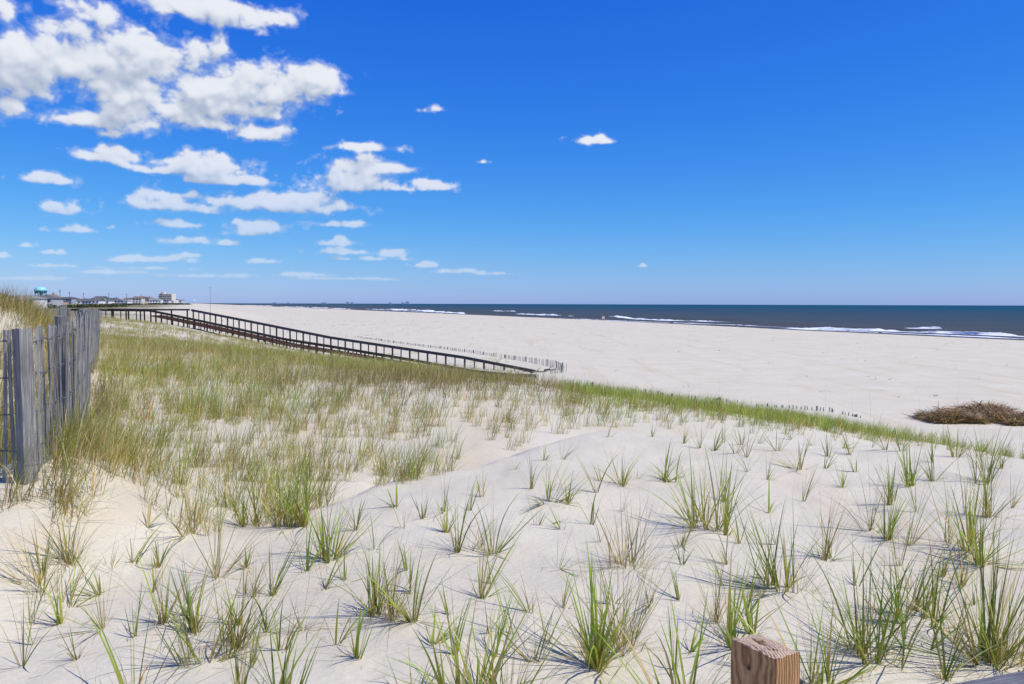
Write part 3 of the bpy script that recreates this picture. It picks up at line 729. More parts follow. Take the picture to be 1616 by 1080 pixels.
# foreground, each told by what stands around it
PL = [
 (36, 1052, 165, 4, 'g', 'lone two-bladed green sprout at the left edge of the bare sand', 2),
 (75, 938, 115, 30, 'm', 'loose tuft of thin blades with bleached base near the lower left sand', 30),
 (118, 892, 105, 30, 'm', 'straw-based tuft just above and right of the loose left tuft', 22),
 (322, 1042, 150, 46, 'g', 'sprawling green tuft with bleached leaf base in the lower left', 34),
 (367, 1018, 130, 40, 'm', 'upright olive tuft close right of the sprawling lower left tuft', 24),
 (257, 984, 150, 14, 'l', 'arching bright green sprout left of the sprawling tuft', 5),
 (340, 912, 205, 16, 'm', 'tall dark seed stalks behind the arching sprout', 8),
 (306, 1000, 110, 20, 'g', 'low fan of blades in the middle of the lower left plants', 12),
 (420, 996, 100, 10, 'g', 'small sprout with red-brown foot right of the olive tuft', 5),
 (430, 940, 110, 10, 'g', 'yellow-footed sprout above the small red-brown sprout', 5),
 (446, 1026, 90, 7, 'g', 'low leaning sprout on open sand left of centre bottom', 4),
 (400, 938, 70, 12, 'm', 'short mixed tuft left of the yellow-footed sprout', 12),
 (520, 886, 112, 28, 'l', 'rounded fresh green tuft below the edge of the left grass field', 14),
 (590, 868, 62, 3, 'g', 'single broad upright blade on the sand by the rounded tuft', 2),
 (560, 838, 55, 8, 'g', 'small sprout behind the rounded fresh tuft', 6),
 (588, 974, 110, 26, 'g', 'left half of the wide tuft group at lower centre-left', 18),
 (618, 978, 190, 30, 'd', 'tall dry stems in the middle of the wide tuft group', 12),
 (652, 980, 115, 14, 'l', 'v-shaped green fan at the right end of the wide tuft group', 6),
 (720, 872, 110, 12, 'g', 'narrow upright tuft left of the two bladed centre plants', 6),
 (758, 946, 125, 8, 'l', 'v-shaped bright sprout casting a dark shadow at centre', 3),
 (778, 874, 100, 14, 'g', 'upright tuft of long blades behind the v-shaped centre sprout', 9),
 (775, 922, 60, 4, 'm', 'tiny yellow-footed sprout beside the v-shaped centre sprout', 3),
 (745, 868, 80, 12, 'd', 'wispy pinkish dry tuft between the two upright centre tufts', 8),
 (668, 818, 48, 6, 'g', 'small leaning sprout on the slope edge, left of its pair', 4),
 (700, 808, 60, 8, 'g', 'small sprout of crossing blades on the slope edge', 8),
 (740, 806, 48, 5, 'g', 'small spiky sprout at the right of the slope edge row', 4),
 (865, 792, 66, 22, 'l', 'green tuft with yellow foot at the centre of the mound', 16),
 (838, 772, 50, 7, 'g', 'small blade pair left of the yellow-footed mound tuft', 5),
 (895, 796, 66, 7, 'l', 'upright sprout right of the yellow-footed mound tuft', 4),
 (848, 828, 52, 8, 'g', 'dark slanting sprout below the mound centre tuft', 8),
 (886, 836, 46, 5, 'l', 'two slanting blades forming a v on the mound', 3),
 (880, 898, 78, 5, 'l', 'curved sprout leaning left on bare sand at centre', 3),
 (940, 778, 80, 5, 'l', 'slim upright sprout left of the spiky mound tuft', 3),
 (980, 766, 60, 18, 'l', 'compact spiky green tuft on the upper mound', 10),
 (1005, 756, 40, 4, 'g', 'single thin sprout right of the compact spiky tuft', 2),
 (950, 760, 34, 4, 'g', 'short slanting blades between the slim sprout and the spiky tuft', 3),
 (857, 727, 34, 6, 'l', 'little sprout high on the left of the mound', 4),
 (886, 725, 34, 6, 'g', 'little forked sprout high on the mound', 4),
 (812, 742, 24, 4, 'g', 'tiny dark sprout on the left shoulder of the mound', 2),
 (1048, 760, 62, 14, 'l', 'left spiky tuft of the pair on the upper right mound', 9),
 (1066, 762, 62, 12, 'l', 'right spiky tuft of the pair on the upper right mound', 5),
 (980, 808, 36, 4, 'g', 'tiny dark sprout in the bare middle of the mound', 2),
 (990, 896, 118, 64, 'd', 'wide bleached tuft of fine dry blades at right centre', 34),
 (1122, 838, 125, 62, 'l', 'big full green tuft on the right of the mound', 26),
 (1100, 822, 75, 12, 'g', 'low arching blades at the left side of the big mound tuft', 10),
 (942, 1056, 190, 54, 'l', 'largest bright green tuft with dark shadow at the bottom centre', 9),
 (985, 1022, 185, 58, 'd', 'tall half-dry tuft touching the largest bottom centre tuft', 24),
 (1075, 892, 50, 4, 'g', 'small spiky sprout right of the bleached tuft', 2),
 (1148, 891, 92, 6, 'm', 'three-bladed sprout with one orange blade', 3),
 (1128, 985, 120, 16, 'd', 'thin straw stems left behind the fan beside the cut post', 8),
 (1152, 1022, 150, 16, 'l', 'broad-leaved fan rising just behind the cut wooden post', 7),
 (1240, 930, 140, 66, 'g', 'dense green tuft on the right, above the cut wooden post', 34),
 (1298, 884, 110, 12, 'g', 'slim upright sprout right of the dense right tuft', 6),
 (1314, 882, 100, 8, 'l', 'slim curved sprout beside the upright one on the right', 5),
 (1372, 838, 100, 16, 'g', 'narrow tuft with a long blade pointing left', 6),
 (1398, 852, 90, 22, 'l', 'bright tuft with dark shaded foot on the right mound', 6),
 (1435, 768, 82, 34, 'l', 'full green tuft on the upper right slope', 18),
 (1472, 760, 66, 12, 'g', 'slim tuft right of the full upper right tuft', 6),
 (1262, 742, 64, 14, 'l', 'low v-shaped tuft with long side blades on the mound shoulder', 8),
 (1212, 757, 56, 6, 'g', 'thin sprout left of the low v-shaped tuft', 4),
 (1345, 717, 44, 8, 'l', 'small bright double sprout on the right shoulder', 6),
 (1308, 722, 40, 8, 'g', 'small thin tuft between the shoulder sprouts', 8),
 (1556, 762, 86, 34, 'g', 'bushy tuft with shadow near the right edge', 16),
 (1560, 816, 110, 30, 'm', 'tall pink-footed tuft under the bushy right edge tuft', 8),
 (1596, 802, 60, 5, 'm', 'small red-footed sprout at the right edge', 3),
 (1500, 858, 110, 14, 'm', 'loose sprout left of the twin green columns', 8),
 (1528, 868, 120, 24, 'l', 'left of the twin upright green columns near the right edge', 6),
 (1546, 892, 120, 24, 'l', 'right of the twin upright green columns near the right edge', 6),
 (1446, 976, 135, 64, 'g', 'broad green tuft in the lower right, third from the edge', 32),
 (1375, 1040, 185, 66, 'g', 'large spreading tuft between the cut post and the right edge', 34),
 (1285, 1092, 165, 56, 'l', 'tuft growing up right beside the cut wooden post', 34),
 (1560, 1050, 240, 84, 'g', 'tallest dense tuft by the grey handrail at lower right', 20),
 (1600, 1040, 150, 26, 'm', 'low brownish fringe of the tallest right tuft', 18),
 (1488, 1072, 150, 12, 'g', 'stiff single shoot left of the tallest right tuft', 3),
 (1520, 925, 90, 14, 'm', 'thin straggling tuft above the tallest right tuft', 12),
 (735, 1118, 205, 44, 'l', 'big fan of broad blades rising from the bottom edge at centre', 30),
 (800, 1120, 170, 26, 'g', 'finer blades right of the big bottom fan', 22),
 (1075, 1135, 200, 30, 'l', 'long arching blades rising from the bottom edge left of the post', 20),
 (640, 1120, 120, 8, 'g', 'few low blades left of the big bottom fan', 12),
 (450, 1115, 160, 16, 'g', 'arching blades at the bottom edge left of centre', 14),
 (210, 1130, 230, 12, 'g', 'long thin v of blades at the bottom left edge', 10),
 (150, 1125, 90, 8, 'g', 'short blades at the bottom left corner', 8),
 (380, 1105, 170, 14, 'm', 'thin brown stalks at the bottom edge under the sprawling tuft', 12),
 (232, 833, 80, 6, 'l', 'two-bladed sprout between the fence and the green field tufts', 4),
 (300, 842, 110, 44, 'm', 'straw-footed tuft at the front of the left grass field', 24),
 (400, 830, 110, 50, 'l', 'left half of the bright green bunch at the field edge', 24),
 (450, 832, 115, 50, 'l', 'middle of the bright green bunch at the field edge', 20),
 (480, 830, 110, 26, 'l', 'right end of the bright green bunch, straight upright blades', 6),
 (362, 800, 100, 30, 'm', 'thin upright tuft behind the bright green bunch', 18),
]
for px, py, h, nb, k, lab, spr in PL:
    plant(px, py, h * (1.08 if h < 130 else 1.0), int(nb * (1.35 if nb < 34 else 1.0)), k, lab, spr * 1.2)
# many look-alike small sprouts along the brow of the mound and on its slope
SM = [(1105, 708, 30), (1125, 712, 34), (1160, 716, 30), (1178, 722, 34), (1196, 700, 26), (1230, 712, 34), (1285, 704, 34), (1330, 708, 36),
      (1375, 706, 40), (1398, 710, 42), (1425, 712, 38), (1510, 722, 40), (1490, 700, 30), (1545, 720, 44), (1610, 722, 60), (1250, 694, 26),
      (1170, 702, 28), (1140, 698, 26), (1320, 696, 30), (1450, 704, 34), (1080, 700, 22), (1030, 690, 18), (960, 690, 16), (1300, 740, 30),
      (1350, 745, 30), (1180, 745, 30), (760, 785, 30), (625, 800, 40), (1580, 740, 50), (1470, 730, 36), (1330, 770, 34), (1410, 790, 30)]
USED = set()
def near_label(px, py, what):
    near = sorted(PL, key=lambda q: math.hypot(px - q[0], (py - q[1]) * 1.3))
    for q in near:
        dx, dy = px - q[0], py - q[1]
        rel = ('right of' if dx > 0 else 'left of') if abs(dx) > abs(dy) * 1.1 else ('in front of' if dy > 0 else 'behind')
        lab = '%s %s the %s' % (what, rel, q[5])
        if lab not in USED and len(lab.split()) <= 16 and math.hypot(dx, dy) < 420:
            USED.add(lab); return lab
    return what + ' among the scattered sprouts on the mound'
for i, (px, py, h) in enumerate(SM):
    plant(px, py, h * 1.4, rnd.choice((6, 9, 12)), rnd.choice('glg'), near_label(px, py, 'thin sprout'), 5,
          name='beachgrass_sprout', group='small sprouts scattered over the mound shoulder')

EXTRA = []
r9 = np.random.default_rng(31)
while len(EXTRA) < 74:
    px, py = r9.uniform(20, 1600), r9.uniform(790, 1060)
    if py < np.interp(px, [0, 300, 560, 900, 1616], [880, 880, 800, 740, 760]): continue
    if min(math.hypot((px - q[0]) / 1.3, py - q[1]) for q in [(p[0], p[1]) for p in PL] + EXTRA) < 27: continue
    EXTRA.append((px, py))
for px, py in EXTRA:
    plant(px, py, r9.uniform(55, 125) * (py / 950) ** 1.2, rnd.choice((4, 5, 7, 9, 12)), rnd.choice('glmgl'), near_label(px, py, 'sparse sprout'), 4,
          name='beachgrass_sprout', group='small sprouts between the larger foreground tufts')

def litter():
    r = np.random.default_rng(77); n = 450
    px = r.uniform(0, 1616, n); py = 690 + 390 * r.random(n) ** 1.3
    B = np.array([hit(a, b) for a, b in zip(px, py)]); B[:, 2] += r.uniform(.002, .008, n)
    cb, ct = pick(n, T_DRY)
    V, l, s, c = blades(B, r.uniform(0, 6.28, n), r.uniform(.02, .16, n), r.uniform(.0015, .004, n), r.uniform(1.42, 1.56, n), r.normal(0, .12, n), cb * .8, ct * .85, 3)
    tag(link_mesh('straw_litter', np_mesh('straw_litter', V, l, s, None, GRASS, False, c)), 'bits of dry straw lying on the sand', 'litter', kind='stuff')
    # dark crumbs of wrack on the open beach
    r = np.random.default_rng(78); n = 900
    t = r.uniform(-260, 500, n); sx = r.choice([38, 60, 84, 108, 130, 146], n) + r.normal(0, 6, n) + fbm(t / 60, t * 0, 3, 8) * 14
    X = P0[0] + NSH[0] * sx + TSH[0] * t; Y = P0[1] + NSH[1] * sx + TSH[1] * t; k = (Y > 30); X, Y = X[k], Y[k]; n = len(X)
    nb = 4; tb = np.repeat(np.arange(n), nb); m = len(tb)
    bx = X[tb] + r.normal(0, .22, m); by = Y[tb] + r.normal(0, .1, m)
    cb, ct = pick(m, [(2, DBROWN, BROWN), (1, BROWN, STRAW * .6), (1, DBROWN * .5, DBROWN)])
    V, l, s, c = blades(np.stack([bx, by, land(bx, by) + .01], -1), r.uniform(0, 6.28, m), r.uniform(.12, .45, m), r.uniform(.03, .08, m), r.uniform(1.0, 1.5, m), r.normal(0, .2, m), cb, ct, 2)
    tag(link_mesh('beach_wrack', np_mesh('beach_wrack', V, l, s, None, GRASS, False, c)), 'dark crumbs of washed-up weed strewn over the beach', 'wrack', kind='stuff')
litter()

# ---- grass that nobody could count
BARE = [(-400, 900), (0, 838), (70, 830), (150, 812), (200, 806), (330, 845), (480, 830), (560, 775), (640, 766), (760, 732), (850, 700), (930, 674), (1100, 679), (1330, 694), (1616, 724), (2200, 800)]
bx_, by_ = np.array([p[0] for p in BARE]), np.array([p[1] for p in BARE])

def dune_grass():
    rg = np.random.default_rng(23)
    groups = []   # (x0,x1,y0,y1,count, blades, K, widthscale)
    zones = [(-6.2, -1.2, 4.6, 9.6, 1100, 34, 4, 1.0), (-4.2, 1.2, 5.6, 10.5, 620, 20, 5, 1.15), (-18, -4.6, 8.0, 25, 5200, 22, 3, 1.5), (-17, 9, 5.0, 16, 7600, 26, 4, 1.25), (-24, 30, 16, 34, 15000, 17, 3, 1.7), (-46, 16, 34, 62, 17000, 11, 3, 2.8), (-62, 0, 62, 104, 12000, 9, 2, 4.2), (-150, -20, 104, 300, 7000, 7, 2, 9)]
    allp = []
    for zi, (x0, x1, y0, y1, cnt, nbl, K, ws) in enumerate(zones):
        x = rg.uniform(x0, x1, cnt); y = rg.uniform(y0, y1, cnt)
        z = land(x, y); u, v = proj(x, y, z)
        s = inland(x, y)
        p = np.ones(cnt)
        edge = np.interp(u, bx_, by_)                      # lower border of the grass in the picture
        d = edge - v                                       # px above the bare sand
        lf = fence_left(x, y)
        patch = fbm(x / .9, y / .9, 3, 201); patch2 = fbm(x / 4, y / 4, 3, 211)
        left = u < 880
        # left field: thin near its front, closing up with distance
        dens = np.where(left, (sstep(0, 150, d) * .9 + .10) * (.45 + .55 * sstep(-.25, .15, patch + sstep(620, 540, v) * .4)), 0)
        front = sstep(575, 640, v) * (u > 200)
        fr = (.30 + sstep(-.04, .30, patch * .8 + patch2 * .35) * .6) * (.30 + .70 * sstep(15, 170, d + fbm(x / .5, y / .5, 2, 231) * 60))
        front = front * sstep(-.5, .1, fbm(x / 3, y / 3, 2, 241) + front - .6)
        dens = dens * (1 - front) + fr * front
        dens = np.where((u < 170) & (lf < .3), .9, dens)
        # right band along the dune shoulder
        yc = 614 + (u - 850) * .105
        band = np.exp(-((v - yc - 4) / 16.0) ** 2) * 1.6
        between = .11 + .25 * sstep(.05, .3, patch) + .35 * sstep(1080, 900, u)
        dens = np.where(~left, np.maximum(band, np.where(v > yc, between, 0)), dens)
        dens = np.where(~left & (v < yc - 14), 0.03, dens)
        blend = sstep(820, 960, u)
        dens = dens * np.where(left, 1, 1) * (1 - .25 * blend)
        dens = np.where((lf > .2) & (y > 6.8), .75 + patch2 * 1.2, dens)                 # hill behind the fence
        dens = np.where((lf > 0) & (y < 9.5), .25 + patch, dens)
        dens = np.where((d < 0) & (y < 20), 0, dens)
        sp = s - 15.5 * sstep(22, 66, y)
        dens = dens * sstep(160, 168, sp + patch2 * 6)
        # along and beyond the walkway only thin green patches on the sand
        wl = seg_d(x, y, (-47.5, 103), (2.3, 69))          # + = right of the line = camera side
        beyond = wl < 1.0
        dens = np.where(beyond & (y > 55), np.clip(patch2 * 1.6 - .12, 0, .35), dens)
        dens = np.where((y > 100) & (s > 196), .5, dens)
        keep = (rg.random(cnt) < dens) & (v > 400) & (lf * 0 == 0)
        keep &= ~((np.abs(lf) < .12) & (y > 8.0))
        if zi == 0: keep &= (u < 225) & (v > 640) & (rg.random(cnt) < .35 + patch * 1.6)
        if zi == 2: keep &= (lf > .15)
        x, y, z, u, v, s, lf, wl, d = (q[keep] for q in (x, y, z, u, v, s, lf, wl, d))
        patch2 = patch2[keep]
        n = len(x)
        tb = np.repeat(np.arange(n), nbl); m = len(tb)
        rad = np.where(v[tb] > 640, .07, .13) * (1 + ws * .25)
        a = rg.uniform(0, 2 * np.pi, m); r = rad * np.sqrt(rg.random(m))
        bx = x[tb] + r * np.sin(a); by = y[tb] + r * np.cos(a)
        bz = land(bx, by) - .02
        size = rg.uniform(.65, 1.15, n) * (.72 if zi == 0 else 1.0) * np.where(u > 880, .82, 1.0) * np.where(wl < 1, .8, 1)
        tone = rg.normal(1.0, .20, (n, 1)) * (1 + rg.normal(0, .05, (n, 3)))
        size = size * np.where(y > 38, .8, 1.0)
        size = size * np.where((v > 660) & (u < 900) & (u > 170), .85, 1.0)
        L_ = .70 * size[tb] * rg.beta(3, 1.6, m) * 1.1
        az = rg.uniform(0, 2 * np.pi, m); le = np.abs(rg.normal(0, .33, m)) + .05
        vx = np.sin(az) * np.sin(le) + .18; vy = np.cos(az) * np.sin(le)
        az = np.arctan2(vx, vy); le = np.arcsin(np.clip(np.hypot(vx, vy), 0, .97))
        cu = np.abs(rg.normal(0, .5, m))
        wd = rg.uniform(.0028, .0060, m) * ws
        # colours by place
        cb = np.empty((m, 3)); ct = np.empty((m, 3))
        green = sstep(24.0, 8.0, wl[tb]) * (y[tb] > 38) * 1.0
        green = np.maximum(green, (u[tb] > 900) * .75)
        green = np.maximum(green, sstep(.02, .22, fbm(bx / 2.5, by / 2.5, 2, 301)) * .5)
        brown = np.exp(-((v[tb] - 615 - (u[tb] - 650) * .02) / 26.0) ** 2) * sstep(300, 560, u[tb]) * sstep(960, 820, u[tb])
        brown = np.maximum(brown, np.exp(-((u[tb] - 160) / 26) ** 2 - ((v[tb] - 650) / 45.0) ** 2))
        brown = np.maximum(brown, (lf[tb] > .2) * sstep(6.9, 7.7, bz) * .75)
        rr = rg.random(n)[tb] * .75 + rg.random(m) * .25
        r2 = rg.random(n)[tb] * .7 + rg.random(m) * .3
        sel_b = rr < brown * .75
        sel_g = (~sel_b) & (r2 < green)
        sel_m = ~(sel_b | sel_g)
        for sel, tbl in ((sel_b, T_BROWN), (sel_g, T_LUSH), (sel_m, T_MIX)):
            k = int(sel.sum())
            if k: cb[sel], ct[sel] = pick(k, tbl)
        tn = np.clip(tone[tb], .5, 1.6); cb *= tn; ct *= tn
        gold = (lf[tb] > .1) & (rg.random(m) < .6); k = int(gold.sum())
        if k: cb[gold], ct[gold] = pick(k, T_GOLD)
        # half-dead thatch at the foot
        dead = rg.random(m) < .16
        le = np.where(dead, le + .6, le); L_ = np.where(dead, L_ * .55, L_)
        k = int(dead.sum()); cb[dead], ct[dead] = pick(k, T_DRY)
        allp.append(blades(np.stack([bx, by, bz], -1), az, L_, wd, le, cu, cb, ct, K))
    V, l, s_, c = merge(allp)
    me = np_mesh('dune_grass', V, l, s_, None, GRASS, False, c)
    tag(link_mesh('dune_grass', me), 'dense olive and straw beachgrass covering the dunes', 'grass', kind='stuff')
dune_grass()

def tall_stems():
    """thin seed stalks that stand out above the band of grass"""
    pts = [(888, 640, 60), (925, 640, 62), (1060, 665, 66), (1135, 650, 70), (1195, 655, 74), (1244, 660, 70), (1303, 650, 60), (1345, 665, 60), (1374, 665, 66), (1452, 665, 50),
           (1512, 660, 80), (1100, 660, 40), (1000, 650, 46), (850, 650, 60), (760, 660, 50), (530, 690, 110), (430, 620, 80), (358, 700, 60)]
    B = []; A = []; Ln = []
    for px, py, h in pts:
        x, y, z = hit(px, py); B.append((x, y, z - .02)); Ln.append(h * y / FPX); A.append(rnd.uniform(0, 6.28))
    n = len(B)
    cb, ct = pick(n, [(1, STRAW * .7, BROWN), (1, OLIVE, BROWN)])
    V, l, s, c = blades(np.array(B), np.array(A), np.array(Ln), np.full(n, .006), np.full(n, .05), np.full(n, .1), cb, ct, 5)
    me = np_mesh('seed_stalks', V, l, s, None, GRASS, False, c)
    tag(link_mesh('seed_stalk', me), 'thin tall seed stalks standing above the grass', 'grass', kind='stuff')
tall_stems()

# ------------------------------------------------------------------ near slat fence
def slat_meshes(n=7, L=1.22, w=.031, t=.007):
    out = []
    for k in range(n):
        b = MB(); seg = 5; vs = []; fs = []
        bx = rnd.uniform(-.012, .012); tw = rnd.uniform(-.2, .2)
        for i in range(seg + 1):
            f = i / seg; z = f * L; ww = w * rnd.uniform(.88, 1.08); off = bx * math.sin(f * math.pi); a = tw * f
            if i == seg: ww *= rnd.uniform(.7, 1.0)
            for sx, sy in ((-1, -1), (1, -1), (1, 1), (-1, 1)):
                X = sx * ww / 2; Y = sy * t / 2
                zz = z + (rnd.uniform(-.012, .012) if i == seg else 0)
                vs.append((X * math.cos(a) - Y * math.sin(a) + off, X * math.sin(a) + Y * math.cos(a), zz))
            if i:
                o = (i - 1) * 4
                for q in range(4):
                    q2 = (q + 1) % 4; fs.append((o + q, o + q2, o + 4 + q2, o + 4 + q))
        fs.append((3, 2, 1, 0)); fs.append(tuple(seg * 4 + q for q in range(4)))
        b.add(vs, fs); out.append(b.mesh('slat', SLAT))
    return out

def post_mesh(r, L, mat, n=10, sq=False):
    b = MB()
    if sq:
        b.bar((0, 0, 0), (0, 0, L), r * 2, r * 2, (0, 1, 0))
        return b.mesh('post', mat)
    vs = []; fs = []; lev = 6
    for i in range(lev + 1):
        for k in range(n):
            a = 2 * math.pi * k / n; rr = r * (1 + .05 * math.sin(3 * a + i) + rnd.uniform(-.03, .03))
            vs.append((rr * math.cos(a), rr * math.sin(a), L * i / lev + (rnd.uniform(-.01, .01) if i == lev else 0)))
        if i:
            for k in range(n):
                k2 = (k + 1) % n; fs.append(((i - 1) * n + k, (i - 1) * n + k2, i * n + k2, i * n + k))
    fs.append(tuple(lev * n + k for k in range(n)))
    b.add(vs, fs)
    return b.mesh('post', mat)

def path_points(P, step, q=None):
    P = np.array(P, float); seg = np.hypot(*np.diff(P, axis=0).T); L = np.concatenate([[0], np.cumsum(seg)])
    q = np.arange(0, L[-1], step) if q is None else q; x = np.interp(q, L, P[:, 0]); y = np.interp(q, L, P[:, 1])
    x2 = np.interp(q + .05, L, P[:, 0]); y2 = np.interp(q + .05, L, P[:, 1]); x1 = np.interp(q - .05, L, P[:, 0]); y1 = np.interp(q - .05, L, P[:, 1])
    return q, x, y, np.arctan2(y2 - y1, x2 - x1)

def slat_fence(path, label, tops, step, slats, wires=True, post_q=(), post_r=.06, limit=None, tilt=.035, post_extra=.03, bury=1.35, group=None, postmesh=None, skip=0.0, wire_r=.0032, scale=1.0, jit=.004, qq=None):
    """tops: z of the slat tops by path length"""
    q, x, y, a = path_points(path, step, qq)
    root = empty('slat_fence', (x[0], y[0], float(land(x[0], y[0]))))
    tag(root, label, 'fence', group)
    ox, oy, oz = root.location
    tp = np.interp(q, tops[0], tops[1])
    n = 0; hold = []
    for i in range(len(q)):
        if rnd.random() < skip: continue
        if post_q and min(abs(q[i] - pq) for pq in post_q) < .045 * (step / .09) and not skip: 
            hold.append((x[i], y[i], tp[i], a[i])); continue
        z1 = tp[i] + rnd.uniform(-.012, .010)
        L = 1.22 * scale
        o = link_mesh('slat', slats[rnd.randrange(len(slats))], root)
        o.location = (x[i] - ox + rnd.uniform(-jit, jit), y[i] - oy + rnd.uniform(-jit, jit), z1 - L - oz)
        o.rotation_euler = (rnd.gauss(0, tilt), rnd.gauss(0, tilt), a[i] + rnd.uniform(-.12, .12) + (math.pi if rnd.random() < .5 else 0))
        o.scale = (rnd.uniform(.85, 1.15), rnd.uniform(.8, 1.2), scale)
        n += 1
        hold.append((x[i], y[i], tp[i], a[i]))
    for pq in post_q:
        px = float(np.interp(pq, q, x)); py = float(np.interp(pq, q, y)); pz = float(np.interp(pq, q, tp)); pa = float(np.interp(pq, q, a))
        me = postmesh or post_mesh(post_r, 2.0, POSTW)
        o = link_mesh('post', me, root)
        nx, ny = -math.sin(pa), math.cos(pa)
        o.location = (px - ox + nx * (post_r + .014), py - oy + ny * (post_r + .014), pz + post_extra - 2.0 - oz)
        o.rotation_euler = (rnd.gauss(0, .02), rnd.gauss(0, .02), rnd.uniform(0, 6))
    if wires and len(hold) > 3:
        for dz in (.10, .37, .66, .95):
            b = MB()
            for ph in (0, 1):
                pts = []
                for i, (hx, hy, hz, ha) in enumerate(hold):
                    nx, ny = -math.sin(ha), math.cos(ha); sgn = 1 if (i + ph) % 2 else -1
                    sag = .012 * math.sin(i * .8 + dz * 9)
                    w_ = (.010, -.010)[ph]
                    pts.append((hx - ox + nx * sgn * .0085, hy - oy + ny * sgn * .0085, hz - dz - oz + sag))
                    if i < len(hold) - 1:
                        mx, my, mz = (hx + hold[i + 1][0]) / 2, (hy + hold[i + 1][1]) / 2, (hz + hold[i + 1][2]) / 2
                        pts.append((mx - ox, my - oy, mz - dz - oz + sag + (.004 if ph else -.004)))
                b.tube(pts, wire_r, 4)
            b.build('wire', WIRE, root, True)
    return root

SL = slat_meshes()
# path runs from left of the frame, turns at the near post, then leads away
NEARP = [(-5.3, 5.95), (-4.3, 6.0), (-3.72, 6.05), (-3.95, 6.75), (-4.13, 7.3), (-4.40, 7.95), (-4.62, 8.45), (-6.9, 12.75), (-9.74, 18.1), (-13.7, 26.0)]
seg = np.hypot(*np.diff(np.array(NEARP), axis=0).T); LQ = np.concatenate([[0], np.cumsum(seg)])
tops = ([0, LQ[1], LQ[2], LQ[4], LQ[6], LQ[7], LQ[8], LQ[9]], [EYE - .26, EYE - .22, EYE - .20, EYE - .19, EYE - .13, EYE - .12, EYE - .17, EYE - .24])
slat_fence(NEARP, 'weathered grey slat fence with twisted wires leading away on the left', tops, .076, SL, True,
           post_q=(LQ[5] - .1, LQ[6] + 2.2, LQ[7], LQ[7] + 3, LQ[8], LQ[8] + 2.9, LQ[8] + 5.6, LQ[9] - .1), post_r=.062,
           qq=np.concatenate([np.arange(0, LQ[2], .085), np.arange(LQ[2] + .05, LQ[6], .056), np.arange(LQ[6], LQ[9], .090)]))
# the broad flat post plate at the turn is built as its own leaning board post
fr = bpy.data.objects['slat_fence']
o = link_mesh('post', post_mesh(.07, 2.0, POSTW, sq=True), fr)
o.location = (-3.70 - fr.location.x, 5.96 - fr.location.y, EYE - .20 - 2.0 - fr.location.z); o.rotation_euler = (0, R(-1.2), R(-30)); o.scale = (.72, .72, 1)

# second fence, behind the hill: only its upper half shows
slat_fence([(-19.6, 34.5), (-18.2, 31.5), (-16.6, 29.2)], 'short run of grey slat fence half hidden behind the grassy hill', ([0, 10], [EYE - .12, EYE - .35]), .10, SL, False,
           post_q=(.1, 3.0, 5.8), post_r=.06, jit=.01)

